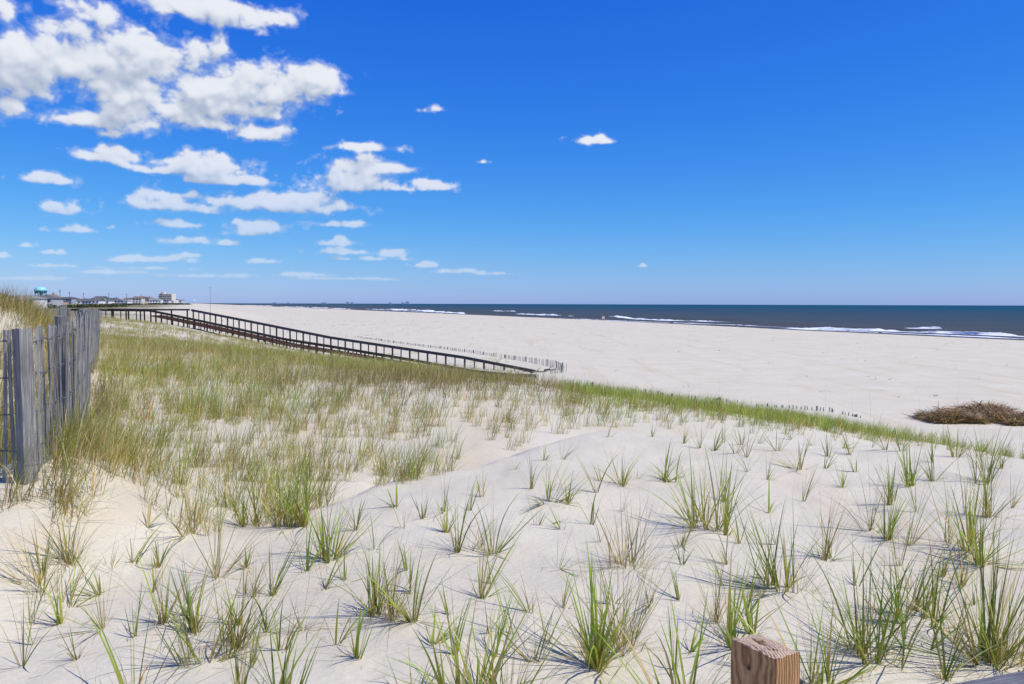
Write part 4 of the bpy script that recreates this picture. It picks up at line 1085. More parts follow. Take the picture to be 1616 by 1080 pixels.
# ------------------------------------------------------------------ beach walkway
def walkway():
    A = np.array([-47.5, 103.0]); d = np.array([.826, -.563]); nr = np.array([.563, .826])
    root = empty('beach_walkway', (A[0], A[1], 5.8))
    tag(root, 'long dark wooden beach walkway with handrails descending the dune to the sand', 'walkway')
    ox, oy, oz = root.location
    def at(px, py, off):
        """point over the line of one rail seen at this picture point"""
        o = A + nr * off; r_ = ray(px, py)
        # o + t d on the vertical plane of the sight line: x = u*y
        t = (r_[0] * o[1] - o[0]) / (d[0] - r_[0] * d[1])
        x, y = o + d * t
        return Vector((x, y, EYE + y * r_[2]))
    near_px = [(237, 489.5), (319, 506.2), (447, 534.0), (545, 549.5), (652, 567.5), (742, 584.0), (800, 590.5), (846, 592.0)]
    far_px = [(302, 488.6), (391, 505.8), (520, 531.5), (640, 549.5), (731, 562.8), (845, 585.0)]
    W = 5.0
    near = [at(px, py, 0) for px, py in near_px]; far = [at(px, py, W) for px, py in far_px]
    # level part on the crest, leading left from the corner
    lc = near[0]; left_pts = [Vector((lc.x - k * 2.0, lc.y + k * .55, lc.z + .01 * k)) for k in range(0, 8)]
    rc = far[0]; back_pts = [Vector((rc.x - 1.6 * k - .2, rc.y + .4 * k, rc.z + .02)) for k in range(0, 9)]
    def rail(pts, mat, h, w, nm='rail'):
        for a, b in zip(pts[:-1], pts[1:]):
            m = MB(); e = (b - a).normalized() * .004
            # local Z along the board so that the grain follows it
            L = (b - a).length - .008
            m.box(-w / 2, w / 2, -h / 2, h / 2, 0, L)
            m.box(-w * 2.2, w * 2.2, h / 2 + .003, h / 2 + .048, 0, L)
            o = m.build(nm, mat, root)
            z = (b - a).normalized(); x = z.cross(Vector((0, 0, 1))).normalized(); y = x.cross(z) * -1
            y = Vector((0, 0, 1)) - z * z.z; y.normalize(); x = y.cross(z)
            M = Matrix((x, y, z)).transposed().to_4x4()
            o.matrix_local = Matrix.Translation(a + e - Vector((ox, oy, oz)) - y * h * .5) @ M
    rail(near, DARKW, .23, .05); rail(far, DARKG, .25, .05)
    rail(left_pts, DARKW, .22, .05); rail(back_pts, DARKG, .18, .05)
    pm = MB(); pm.box(-.07, .07, -.07, .07, 0, 1); pmesh = pm.mesh('post', BROWNW)
    pm2 = MB(); pm2.box(-.045, .045, -.045, .045, 0, 1); pmesh2 = pm2.mesh('post', BROWNW)
    ang = math.atan2(d[1], d[0])
    def posts(pts, step, big=2, first=0):
        P = np.array([tuple(p) for p in pts]); seg = np.hypot(np.diff(P[:, 0]), np.diff(P[:, 1])); L = np.concatenate([[0], np.cumsum(seg)])
        k = 0; q = first
        while q < L[-1]:
            x, y, z = (float(np.interp(q, L, P[:, j])) for j in range(3))
            g = float(land(x, y)) - .3
            o = link_mesh('post', pmesh if k % big == 0 else pmesh2, root)
            top = z - .03
            o.location = (x - ox + nr[0] * .08, y - oy + nr[1] * .08, min(g, top - .5) - oz)
            o.scale = (1, 1, top - min(g, top - .5)); o.rotation_euler = (rnd.gauss(0, .004), rnd.gauss(0, .004), ang)
            q += step * rnd.uniform(.96, 1.04); k += 1
    posts(near, 1.22); posts(far, 1.22, 2, .3); posts(left_pts, 1.25, 2, 1.0); posts(back_pts, 2.4, 1, .5)
    # decking: boards between the rails, carried on dark side beams
    m = MB(); zdrop = .70
    for i in range(len(near) - 1):
        a, b = near[i], near[i + 1]; n = int((b - a).length / .15)
        for k in range(n):
            p = a + (b - a) * ((k + .5) / n); z = p.z - zdrop
            c = Vector((p.x, p.y, z)) + Vector((nr[0], nr[1], 0)) * .15
            e = c + Vector((nr[0], nr[1], 0)) * 1.7
            m.bar(c - Vector((ox, oy, oz)), e - Vector((ox, oy, oz)), .138, .04)
    o = m.build('decking', REDW, root); o['kind'] = 'stuff'
    for off in (.12, 1.9):
        for a, b in zip(near[:-1], near[1:]):
            m = MB(); o_ = Vector((nr[0] * off - ox, nr[1] * off - oy, -zdrop - .075 - oz)); m.bar(a + o_, b + o_, .06, .10)
            m.build('side_beam', REDW, root)
    return near, far
NEAR_RAIL, FAR_RAIL = walkway()

# ------------------------------------------------------------------ low sand fences along the dune foot
SLF = slat_meshes(4, 1.22, .060, .02)
def low_fence(pxs, label, tops_h, step, z_at=None, post_every=3.2, skip=.06):
    P = [(px, py) if abs(px) < 30 else hit(px, py)[:2] for px, py in pxs]
    q, x, y, a = path_points(P, step)
    root = empty('sand_fence', (x[0], y[0], float(land(x[0], y[0])))); tag(root, label, 'fence')
    ox, oy, oz = root.location
    hh = np.interp(np.linspace(0, 1, len(q)), np.linspace(0, 1, len(tops_h)), tops_h)
    g = land(x, y)
    nxt = 0.5
    pmesh = post_mesh(.055, 1.6, POSTW, 8)
    for i in range(len(q)):
        if q[i] > nxt:
            o = link_mesh('post', pmesh, root); o.location = (x[i] - ox + .08, y[i] - oy + .06, g[i] + hh[i] + .04 - 1.6 - oz); o.rotation_euler = (0, rnd.gauss(0, .04), 0)
            nxt += post_every
        if rnd.random() < skip: continue
        o = link_mesh('slat', SLF[rnd.randrange(4)], root)
        o.location = (x[i] - ox, y[i] - oy, g[i] + hh[i] + rnd.uniform(-.05, .04) - 1.22 - oz)
        o.rotation_euler = (rnd.gauss(0, .04), rnd.gauss(0, .05), a[i] + rnd.uniform(-.3, .3))
    return root
low_fence([(887, 586), (878, 581), (850, 575), (800, 566), (750, 558), (700, 551), (650, 545), (600, 538), (560, 532)],
          'sun-bleached sand fence running along the beach beyond the walkway', [.8, .6, .38, .38, .34, .3, .3, .25, .2], .27, skip=.15)
low_fence([(893, 588), (868, 590)], 'short leaning piece of slat fence at the beach end of the walkway', [.8, .6, .3], .16)
low_fence([(2.3, 67.2), (.2, 67.4), (-2.2, 69.2)], 'low slat fence in front of the lower end of the walkway', [.55, .62, .62, .5], .20, skip=.03)
low_fence([(928, 609), (960, 614), (1010, 621), (1060, 629), (1110, 633), (1168, 636)], 'nearly buried slat fence behind the grass band, left stretch', [.32, .2, .25, .35, .3, .28, .18], .26, skip=.15)
low_fence([(1192, 641), (1250, 645), (1310, 650), (1360, 660)], 'nearly buried slat fence behind the grass band, right stretch', [.12, .2, .22, .24, .2, .1], .24, skip=.12)

# ------------------------------------------------------------------ cut post and handrail in the very foreground
def foreground_wood():
    m, nt, b, out = new_mat('fresh_cut_lumber')
    L = nt.links.new
    tc = N(nt, 'ShaderNodeTexCoord')
    ns = N(nt, 'ShaderNodeTexNoise', i={'Scale': 5.0, 'Detail': 3.0}); L(tc.outputs['Object'], ns.inputs['Vector'])
    ds = N(nt, 'ShaderNodeVectorMath', operation='MULTIPLY_ADD'); L(ns.outputs['Color'], ds.inputs[0]); ds.inputs[1].default_value = (.05, .05, .0); L(tc.outputs['Object'], ds.inputs[2])
    mp = N(nt, 'ShaderNodeMapping'); mp.inputs['Location'].default_value = (.085, .055, 0); mp.inputs['Scale'].default_value = (1, 1, .16); mp.inputs['Rotation'].default_value = (R(9), R(7), 0)
    L(ds.outputs[0], mp.inputs['Vector'])
    wv = N(nt, 'ShaderNodeTexWave', wave_type='RINGS', rings_direction='Z', i={'Scale': 38.0, 'Distortion': 2.6, 'Detail': 3.0, 'Detail Scale': 2.0}); L(mp.outputs[0], wv.inputs['Vector'])
    rp = N(nt, 'ShaderNodeValToRGB'); e = rp.color_ramp.elements
    e[0].position = 0; e[0].color = (.25, .125, .052, 1); e[1].position = 1; e[1].color = (.50, .295, .14, 1)
    x = e.new(.45); x.color = (.39, .215, .095, 1)
    L(wv.outputs['Fac'], rp.inputs[0])
    n2 = N(nt, 'ShaderNodeTexNoise', i={'Scale': 60.0, 'Detail': 6.0, 'Roughness': .7})
    mp2 = N(nt, 'ShaderNodeMapping'); mp2.inputs['Scale'].default_value = (1, 1, .12); L(tc.outputs['Object'], mp2.inputs['Vector']); L(mp2.outputs[0], n2.inputs['Vector'])
    mr = N(nt, 'ShaderNodeMapRange', i={'From Min': .3, 'From Max': .7, 'To Min': .62, 'To Max': 1.25}); L(n2.outputs[0], mr.inputs[0])
    vs = N(nt, 'ShaderNodeVectorMath', operation='SCALE'); L(rp.outputs[0], vs.inputs[0]); L(mr.outputs[0], vs.inputs['Scale'])
    # the bleached, dusty end grain on top
    geo = N(nt, 'ShaderNodeNewGeometry'); sp = N(nt, 'ShaderNodeSeparateXYZ')
    nn = N(nt, 'ShaderNodeSeparateXYZ'); L(tc.outputs['Normal'], nn.inputs[0])
    mt = N(nt, 'ShaderNodeMapRange', i={'From Min': .6, 'From Max': .9, 'To Min': 0, 'To Max': .62}); L(nn.outputs['Z'], mt.inputs[0])
    mx = N(nt, 'ShaderNodeMix', data_type='RGBA'); L(mt.outputs[0], mx.inputs[0]); L(vs.outputs[0], mx.inputs[6]); mx.inputs[7].default_value = (.58, .46, .34, 1)
    L(mx.outputs[2], b.inputs['Base Color']); b.inputs['Roughness'].default_value = .75; b.inputs['Specular IOR Level'].default_value = .25
    bp = N(nt, 'ShaderNodeBump', i={'Strength': .8, 'Distance': .0025}); ad = N(nt, 'ShaderNodeMath', operation='ADD')
    L(wv.outputs['Fac'], ad.inputs[0]); L(n2.outputs[0], ad.inputs[1]); L(ad.outputs[0], bp.inputs['Height']); L(bp.outputs[0], b.inputs['Normal'])
    # post: corners of the sloping top read off the photo at this height
    h = .93
    C = []
    for px, py in ((1155, 1007), (1225, 1038), (1262, 1028), (1201, 1000)):
        r_ = ray(px, py); t = h / -r_[2]; C.append(Vector((t * r_[0], t, EYE - h)))
    c0 = (C[0] + C[1] + C[2] + C[3]) / 4
    g = float(land(c0.x, c0.y)) - .3
    root = empty('wooden_post', (c0.x, c0.y, g + .3))
    tag(root, 'square sawn brown wooden post with split end grain cut off in the foreground', 'post')
    import bmesh
    bm = bmesh.new()
    ax = (C[1] - C[0]); ay = (C[3] - C[0])
    nx, ny, nz = 10, 8, 22
    def P(i, j, z):
        u, v = i / nx, j / ny
        p = (C[0] * (1 - u) + C[1] * u) * (1 - v) + (C[3] * (1 - u) + C[2] * u) * v
        return Vector((p.x - c0.x, p.y - c0.y, z))
    topz = EYE - h - g - .3
    grid = {}
    for i in range(nx + 1):
        for j in range(ny + 1):
            e_ = 0.006 if i in (0, nx) or j in (0, ny) else 0
            crack = .012 * math.exp(-((j - 4.6 + .22 * i) / .55) ** 2) * (1 if 2 <= i <= 7 else 0)
            zz = topz - e_ * rnd.uniform(.3, 1.0) - crack + rnd.uniform(-.0018, .0018)
            grid[i, j] = bm.verts.new(P(i, j, zz))
    for i in range(nx):
        for j in range(ny): bm.faces.new((grid[i, j], grid[i + 1, j], grid[i + 1, j + 1], grid[i, j + 1]))
    ring = [(i, 0) for i in range(nx)] + [(nx, j) for j in range(ny)] + [(i, ny) for i in range(nx, 0, -1)] + [(0, j) for j in range(ny, 0, -1)]
    prev = [grid[k] for k in ring]
    for k in range(1, nz + 1):
        z = topz - .012 - (topz + .3) * (k / nz) ** 1.4
        cur = []
        for (i, j) in ring:
            p = P(i, j, z); q = Vector((p.x, p.y, 0)); w_ = 1.0 + rnd.uniform(-.004, .006) + (.012 if k == 1 else .02)
            cur.append(bm.verts.new((p.x * w_, p.y * w_, z)))
        for a_ in range(len(ring)):
            b_ = (a_ + 1) % len(ring); bm.faces.new((prev[a_], cur[a_], cur[b_], prev[b_]))
        prev = cur
    bm.normal_update(); bmesh.ops.recalc_face_normals(bm, faces=bm.faces)
    me = bpy.data.meshes.new('timber'); bm.to_mesh(me); bm.free(); me.materials.append(m)
    link_mesh('timber', me, root)
    # splinters and the torn, woolly fibres on the sawn top edge
    sm = MB()
    for k in range(46):
        u, v = rnd.random(), rnd.random()
        if rnd.random() < .6: v = rnd.choice((rnd.uniform(.0, .06), rnd.uniform(.94, 1)))
        p = P(u * nx, v * ny, topz + .0005); a = rnd.uniform(0, 6.28); l_ = rnd.uniform(.004, .013)
        q = p + Vector((math.cos(a) * l_, math.sin(a) * l_, rnd.uniform(.001, .006)))
        sm.tube([p, (p + q) / 2 + Vector((0, 0, .0015)), q], [.0006, .0005, .0002], 4)
    so = sm.build('splinter', plain('splinter_fibre', (.50, .38, .28), .8, .2, .2, 40), root); so['kind'] = 'stuff'
    kn = MB(); kc = P(4.2, 0, 0); out_n = Vector((ay.x, ay.y, 0)).normalized() * -1
    vs_ = []; ux = Vector((ax.x, ax.y, 0)).normalized()
    for k in range(12):
        a = 2 * math.pi * k / 12; vs_.append(kc + out_n * .0035 + ux * math.cos(a) * .0045 + Vector((0, 0, topz - .062 + math.sin(a) * .006)))
    kn.add(vs_ + [kc + out_n * .0045 + Vector((0, 0, topz - .062))], [(k, (k + 1) % 12, 12) for k in range(12)])
    kn.build('knot', plain('dark_knot', (.06, .03, .018), .7, .3, .2, 60), root)

    # grey handrail board crossing the lower right corner
    hr = .86
    e0 = ray(1490, 1080); e1 = ray(1616, 1057)
    a = Vector((e0[0] * hr / -e0[2], hr / -e0[2], EYE - hr)); b2 = Vector((e1[0] * hr / -e1[2], hr / -e1[2], EYE - hr))
    dirv = (b2 - a).normalized(); nrm = Vector((dirv.y, -dirv.x, 0))
    a = a - dirv * .12; b2 = b2 + dirv * 1.6
    root2 = empty('handrail', (b2.x, b2.y, float(land(b2.x, b2.y))))
    tag(root2, 'weathered grey handrail board with fine grain in the lower right corner', 'handrail')
    o3 = Vector(root2.location)
    W_ = .14; Lr = (b2 - a).length
    bm = bmesh.new(); n1, n2_ = 60, 10
    vt = {}
    for i in range(n1 + 1):
        for j in range(n2_ + 1):
            vt[i, j] = bm.verts.new((j / n2_ * W_, 0 - (.003 if j in (0, n2_) else 0) + rnd.uniform(-.0008, .0008), i / n1 * Lr))
    for i in range(n1):
        for j in range(n2_): bm.faces.new((vt[i, j], vt[i + 1, j], vt[i + 1, j + 1], vt[i, j + 1]))
    low = {}
    for i in range(n1 + 1):
        for j in (0, n2_): low[i, j] = bm.verts.new((j / n2_ * W_, -.038, i / n1 * Lr))
    for i in range(n1):
        bm.faces.new((vt[i, 0], low[i, 0], low[i + 1, 0], vt[i + 1, 0])); bm.faces.new((vt[i, n2_], vt[i + 1, n2_], low[i + 1, n2_], low[i, n2_]))
        bm.faces.new((low[i, 0], low[i, n2_], low[i + 1, n2_], low[i + 1, 0]))
    bm.faces.new([vt[0, j] for j in range(n2_ + 1)] + [low[0, n2_], low[0, 0]])
    bmesh.ops.recalc_face_normals(bm, faces=bm.faces)
    me = bpy.data.meshes.new('board'); bm.to_mesh(me); bm.free()
    me.materials.append(wood('grey_handrail_wood', (.075, .075, .085), (.17, .17, .19), (.30, .30, .32), (60, 60, 2.2), 1.0, .05))
    ob = link_mesh('board', me, root2)
    M = Matrix((nrm, Vector((0, 0, 1)), dirv)).transposed().to_4x4()
    ob.matrix_local = Matrix.Translation(a - o3) @ M
    mbp = MB(); pc = b2 - dirv * .7 + nrm * .07 - o3
    mbp.box(pc.x - .045, pc.x + .045, pc.y - .045, pc.y + .045, -.3, EYE - hr - .04 - o3.z)
    mbp.build('post', POSTW, root2)
foreground_wood()

# ------------------------------------------------------------------ brush heaps on the beach
def brush(px, py, wpx, hpx, dpt, n, seed, label):
    x, y, z = hit(px, py)
    r = np.random.default_rng(seed)
    w = wpx * y / FPX; h = hpx * y / FPX * .82
    o = empty('brush_heap', (x, y, z)); tag(o, label, 'brush heap')
    lx = r.uniform(-1, 1, n); ly = r.uniform(-1, 1, n)
    env = np.clip(1 - np.abs(lx) ** 7.0, 0, 1) * np.clip(1 - ly ** 2, 0, 1) ** .5 * (.75 + fbm(lx * 3 + seed, ly * 2, 3, seed) * .9)
    bx = lx * w / 2; by = ly * dpt / 2; top = h * np.clip(env, .04, 1.2)
    top = top * (.16 + 1.15 * (vnoise(bx / .42 + 40, by / .5, seed) + .5) + .25 * r.normal(0, 1, n) * (r.random(n) < .08))
    bz = top * r.uniform(.15, .95, n) + land(x + bx, y + by) - z
    az = r.uniform(0, 2 * np.pi, n); az = np.where(r.random(n) < .6, r.choice([1.2, 1.9, 4.4, 5.0], n) + r.normal(0, .4, n), az)
    le = np.clip(r.normal(1.35, .25, n), .3, 1.7); cu = r.normal(0, .4, n)
    cb, ct = pick(n, [(3, np.array([.24, .155, .085]), np.array([.32, .21, .12])), (2.0, np.array([.12, .075, .045]), np.array([.20, .125, .07])), (1.6, np.array([.42, .31, .18]), np.array([.48, .36, .22])), (1, DBROWN * .6, DBROWN)])
    cb = cb * 1.35; ct = ct * 1.5
    gap = (vnoise(bx / .8 + 9, by / .7, seed + 4) < -.28); bz = np.where(gap, bz * .25, bz)
    V, l, s, c = blades(np.stack([bx, by, bz], -1), az, r.uniform(.25, .85, n), r.uniform(.016, .040, n), le, cu, cb, ct, 3)
    me = np_mesh('dry_stalk', V, l, s, None, GRASS, False, c); k = link_mesh('dry_stalk', me, o); k['kind'] = 'stuff'
    # woody core
    m = MB()
    for i in range(190):
        q = r.integers(0, n); p = Vector((bx[q], by[q] * .9 - .05, bz[q] * .95)); a = r.uniform(0, 6.28); L = r.uniform(.3, 1.1)
        e = p + Vector((math.cos(a) * L, math.sin(a) * L * .5, r.uniform(-.10, .30)))
        m.tube([p, (p + e) / 2 + Vector((0, 0, r.uniform(-.04, .1))), e], [.028, .022, .008], 5)
    k = m.build('branch', plain('dead_branch', (.20, .135, .085), .9, .1, .5, 3), o); k['kind'] = 'stuff'
brush(1500, 664, 80, 30, 2.4, 5200, 3, 'largest brown heap of dead brush on the beach, leftmost of three')
brush(1552, 650, 74, 18, 1.4, 2600, 4, 'thin brown strip of dead brush behind and between the two heaps')
brush(1570, 664, 60, 22, 1.6, 2400, 6, 'low middle heap of dead brush between the largest heap and the frame edge')
brush(1618, 668, 84, 26, 2.0, 3400, 5, 'brown heap of dead brush at the right edge of the beach')

# ------------------------------------------------------------------ small things on the beach
def small_things():
    # pole on the beach
    d = ray(332, 478.5); y = 130.0; x = d[0] * y; z = float(land(x, y))
    o = empty('pole', (x, y, z)); tag(o, 'thin grey pole standing on the beach behind the walkway', 'pole')
    m = MB(); m.tube([(0, 0, -.4), (0, 0, 6.4)], .03, 8); m.build('shaft', POSTW, o, True)
    m = MB(); m.box(-.08, .08, -.05, .05, 6.42, 6.50); m.build('cap', DARKG, o)
    # sign near the water
    d = ray(952, 506.5); y = (EYE - 1.0) / -d[2]; x = d[0] * y; z = float(land(x, y))
    o = empty('beach_sign', (x, y, z)); tag(o, 'small white and orange sign board on a post near the water', 'sign')
    m = MB(); m.box(-.06, .06, -.05, .05, -.3, 2.3); m.build('post', plain('sign_post_wood', (.35, .25, .17), .8), o)
    m = MB(); m.box(-.55, .55, -.10, -.055, 1.1, 2.1); m.build('board', plain('white_sign_paint', (.72, .70, .66), .5), o)
    m = MB(); m.box(-.45, .45, -.112, -.104, 1.62, 2.0); m.build('panel', plain('orange_sign_paint', (.75, .26, .07), .5), o)
    # driftwood tangle at the foot of the walkway
    for k, (px, py, a, L, lab) in enumerate(((852, 589, .2, 1.9, 'dark driftwood log at the foot of the walkway handrail'),
                                   (868, 586, -.5, 1.3, 'shorter driftwood branch beside the dark log at the walkway foot'))):
        x, y, z = hit(px, py); o = empty('driftwood', (x, y, z), a); tag(o, lab, 'driftwood')
        m = MB(); pts = [(-L / 2, 0, .05), (-L / 5, .06, .16), (L / 5, -.04, .12), (L / 2, .05, .22)]; m.tube(pts, [.09, .08, .06, .03], 7); m.build('stem', plain('driftwood_%d' % k, (.16, .14, .12), .9, .1, .3, 6, .4), o, True)
        m = MB(); m.tube([(-L / 6, .05, .15), (0, .3, .4), (.2, .45, .5)], [.04, .03, .012], 6); m.tube([(L / 5, -.04, .12), (L / 3, -.3, .3)], [.035, .01], 6); k2 = m.build('branch', plain('driftwood_twig', (.14, .12, .10), .9), o, True); k2['kind'] = 'stuff'
    # litter: a dark blue can in the grass band, a green scrap by the buried fence
    x, y, z = hit(1268, 660); o = empty('can', (x, y, z), .5); tag(o, 'small dark blue metal can lying in the grass band', 'can')
    m = MB(); m.tube([(-.09, 0, .10), (-.08, 0, .10), (.08, 0, .10), (.09, 0, .10)], [.075, .09, .09, .075], 14); m.build('body', plain('dark_blue_can', (.03, .045, .075), .35, .5), o, True)
    m = MB(); m.tube([(.0905, 0, .10), (.094, 0, .10)], [.072, .07], 14); m.build('lid', plain('can_lid', (.5, .5, .52), .3, .5, metal=.8), o, True)
    x, y, z = hit(1133, 631); o = empty('netting_scrap', (x, y, z), .2); tag(o, 'crumpled green netting scrap by the buried fence', 'netting')
    r = np.random.default_rng(3); vs = []; fs = []; n = 9
    for i in range(n):
        for j in range(n): vs.append(((i / 8 - .5) * .5, (j / 8 - .5) * .3, .03 + .12 * abs(r.normal()) * math.sin(i / 8 * 3.14) * math.sin(j / 8 * 3.14)))
    for i in range(n - 1):
        for j in range(n - 1): fs.append((i * n + j, (i + 1) * n + j, (i + 1) * n + j + 1, i * n + j + 1))
    m = MB(); m.add(vs, fs); m.build('net_cloth', plain('green_net', (.03, .22, .13), .6), o, True)
small_things()

# ------------------------------------------------------------------ town on the skyline
GLASS = plain('window_glass', (.03, .04, .055), .15, .6)
def town():
    walls = [plain('white_siding', (.74, .74, .73), .7), plain('cream_siding', (.62, .58, .50), .7), plain('grey_siding', (.40, .42, .44), .7), plain('tan_shingle_wall', (.42, .35, .27), .8), plain('blue_grey_siding', (.33, .38, .43), .7)]
    roofs = [plain('dark_shingle_roof', (.12, .12, .125), .9), plain('grey_shingle_roof', (.26, .26, .265), .9), plain('brown_shingle_roof', (.20, .16, .13), .9)]
    trim = plain('white_trim', (.78, .78, .78), .6)
    def house(px, D, w, dp, st, wi, ri, kind, label, group, hip=False, ztop=None, rz=0.0):
        x = ray(px, 478)[0] * D; z = float(land(x, D))
        o = empty('beach_house', (x, D, z), rz); tag(o, label, 'house', group)
        h = st * 2.6; b = MB(); b.box(-w / 2, w / 2, -dp / 2, dp / 2, -1.0, h); b.build('wall', walls[wi], o)
        rh = 2.1 if not hip else 1.5; e = .5
        b = MB()
        if hip:
            b.add([(-w / 2 - e, -dp / 2 - e, h + .02), (w / 2 + e, -dp / 2 - e, h + .02), (w / 2 + e, dp / 2 + e, h + .02), (-w / 2 - e, dp / 2 + e, h + .02), (-w / 4, 0, h + rh), (w / 4, 0, h + rh)],
                  [(0, 1, 5, 4), (1, 2, 5), (2, 3, 4, 5), (3, 0, 4), (3, 2, 1, 0)])
        elif kind == 'gable_front':
            b.add([(-w / 2 - e, -dp / 2 - e, h + .02), (w / 2 + e, -dp / 2 - e, h + .02), (w / 2 + e, dp / 2 + e, h + .02), (-w / 2 - e, dp / 2 + e, h + .02), (0, -dp / 2 - e, h + rh), (0, dp / 2 + e, h + rh)],
                  [(0, 1, 4), (1, 2, 5, 4), (2, 3, 5), (3, 0, 4, 5), (3, 2, 1, 0)])
        else:
            b.add([(-w / 2 - e, -dp / 2 - e, h + .02), (w / 2 + e, -dp / 2 - e, h + .02), (w / 2 + e, dp / 2 + e, h + .02), (-w / 2 - e, dp / 2 + e, h + .02), (-w / 2 - e, 0, h + rh), (w / 2 + e, 0, h + rh)],
                  [(0, 1, 5, 4), (1, 2, 5), (2, 3, 4, 5), (3, 0, 4), (3, 2, 1, 0)])
        ro = b.build('roof', roofs[ri], o)
        if rnd.random() < .4:
            b = MB(); cx = rnd.uniform(-w / 4, w / 4); b.box(cx - .4, cx + .4, .2, 1.0, h + .5, h + rh + .9); b.build('chimney', walls[3], ro)
        nw = max(2, int(w / 2.6)); k_ = MB(); k_.box(-.55, .55, -.05, .05, -.7, .7); wm = WINM
        for s in range(st):
            for k in range(nw):
                q = link_mesh('window', wm, o); q.location = (-w / 2 + (k + .5) * w / nw, -dp / 2 - .03, s * 2.6 + 1.4)
        b = MB(); b.box(-w / 2, w / 2, -dp / 2 - 2.0, -dp / 2 - .08, 2.75, 2.95)
        for k in range(4): xx = -w / 2 + .15 + k * (w - .3) / 3; b.box(xx - .1, xx + .1, -dp / 2 - 1.95, -dp / 2 - 1.75, -1, 2.74)
        b.build('deck', trim, o)
        return o
    k_ = MB(); k_.box(-.6, .6, -.04, .04, -.75, .75); WINM = k_.mesh('window', GLASS)
    # three near, well-visible ones
    house(-4, 330, 9, 9, 2, 1, 0, 'side', 'beach house at the far left whose roof just tops the grassy hill', None, True)
    house(42, 360, 13, 10, 2, 0, 1, 'side', 'pale house with wide grey roof left of the water tower', None, True)
    house(67, 390, 15, 10, 2, 2, 0, 'side', 'grey house with dark decks in front of the water tower', None, True)
    house(81, 400, 6, 8, 2, 0, 2, 'gable_front', 'narrow white house with brown roof right of the water tower', None)
    walln = ['white', 'cream', 'grey', 'tan', 'blue-grey']; roofn = ['dark', 'grey', 'brown']
    n = 0
    for row, (D0, D1, x0, x1, step) in enumerate(((660, 760, 86, 190, 8.0), (860, 1000, 88, 250, 6.0), (1100, 1300, 100, 266, 5.0), (1450, 1750, 130, 290, 4.5))):
        px = x0
        while px < x1:
            D = rnd.uniform(D0, D1); wi = rnd.choice((0, 0, 0, 1, 2, 3, 4)); ri = rnd.choice((0, 0, 1, 2)); st = rnd.choice((2, 2, 3) if row < 2 else (2, 3, 3))
            house(px, D, rnd.uniform(8, 13), rnd.uniform(8, 11), st, wi, ri, rnd.choice(('side', 'gable_front', 'side')),
                  '%s beach house with %s roof among the crowded far houses on the skyline' % (walln[wi], roofn[ri]), '%s houses with %s roofs in the far beach town' % (walln[wi], roofn[ri]), rnd.random() < .3, rz=rnd.uniform(-.4, .4))
            px += step * rnd.uniform(.8, 1.5); n += 1
    rows = {}
    for o in [c for c in COL.objects if c.name.startswith('beach_house') and c.get('group')]: rows.setdefault(o['group'], []).append(o)
    ordn = 'first second third fourth fifth sixth seventh eighth ninth tenth eleventh twelfth thirteenth fourteenth fifteenth sixteenth seventeenth eighteenth nineteenth twentieth twenty-first twenty-second twenty-third twenty-fourth twenty-fifth twenty-sixth twenty-seventh twenty-eighth twenty-ninth thirtieth'.split()
    for g, obs in rows.items():
        obs.sort(key=lambda o: o.location.x / o.location.y)
        for k, o in enumerate(obs):
            o['label'] = '%s from the left of the %s' % (ordn[k] if k < 30 else 'last', g)
            if len(obs) == 1: o['label'] = 'the only one of the ' + g
    # water tower
    D = 900.0; x = ray(64.5, 470)[0] * D; z0 = float(land(x, D))
    o = empty('water_tower', (x, D, z0)); tag(o, 'pale turquoise domed water tower on legs above the left houses', 'water tower')
    tq = plain('turquoise_paint', (.30, .62, .66), .4, .5, .05, .5); tq2 = plain('teal_paint', (.06, .28, .34), .45, .4, .05, .5)
    zt = EYE + 25.5 * D / FPX - z0                       # top of the dome
    a = 6.5
    def lathe(prof, nm, mat, par, n=28):
        b = MB(); vs = []; fs = []
        for r_, z_ in prof:
            for k in range(n): vs.append((r_ * math.cos(2 * math.pi * k / n), r_ * math.sin(2 * math.pi * k / n), z_))
        for i in range(len(prof) - 1):
            for k in range(n): k2 = (k + 1) % n; fs.append((i * n + k, i * n + k2, (i + 1) * n + k2, (i + 1) * n + k))
        b.add(vs, fs); return b.build(nm, mat, par, True)
    lathe([(a * math.cos(t), zt - 4.2 + 4.2 * math.sin(t)) for t in np.linspace(0, math.pi / 2 * .999, 10)], 'dome', tq, o)
    lathe([(.3, zt - 8.6), (a * .75, zt - 8.0), (a * .98, zt - 6.4), (a * .995, zt - 4.25)], 'tank', tq2, o)
    lathe([(a + .5, zt - 4.7), (a + .5, zt - 4.3), (a * .99, zt - 4.22)], 'catwalk', tq, o)
    for k in range(8):
        an = 2 * math.pi * k / 8 + .2; b = MB(); b.tube([(math.cos(an) * a * .93, math.sin(an) * a * .93, -1), (math.cos(an) * a * .93, math.sin(an) * a * .93, zt - 6.6)], .42, 8); b.build('leg', tq2, o, True)
    b = MB(); b.tube([(0, 0, -1), (0, 0, zt - 8.4)], 1.0, 10); b.build('riser_pipe', tq2, o, True)
    # high-rise
    D = 1480.0; m_ = D / FPX; x = ray(264.5, 470)[0] * D; z0 = float(land(x, D))
    o = empty('apartment_tower', (x, D, z0)); tag(o, 'white high-rise with one dark side standing alone on the skyline', 'high-rise')
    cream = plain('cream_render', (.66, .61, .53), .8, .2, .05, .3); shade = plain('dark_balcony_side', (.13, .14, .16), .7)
    ht = EYE + 14.5 * m_ - z0
    b = MB(); b.box(-5.6 * m_, 9.8 * m_, -9, 9, -1, ht); b.build('wall', cream, o)
    b = MB(); b.box(-10.2 * m_, -5.62 * m_, -8.5, 9, -1, ht - .4); b.build('balcony_side', shade, o)
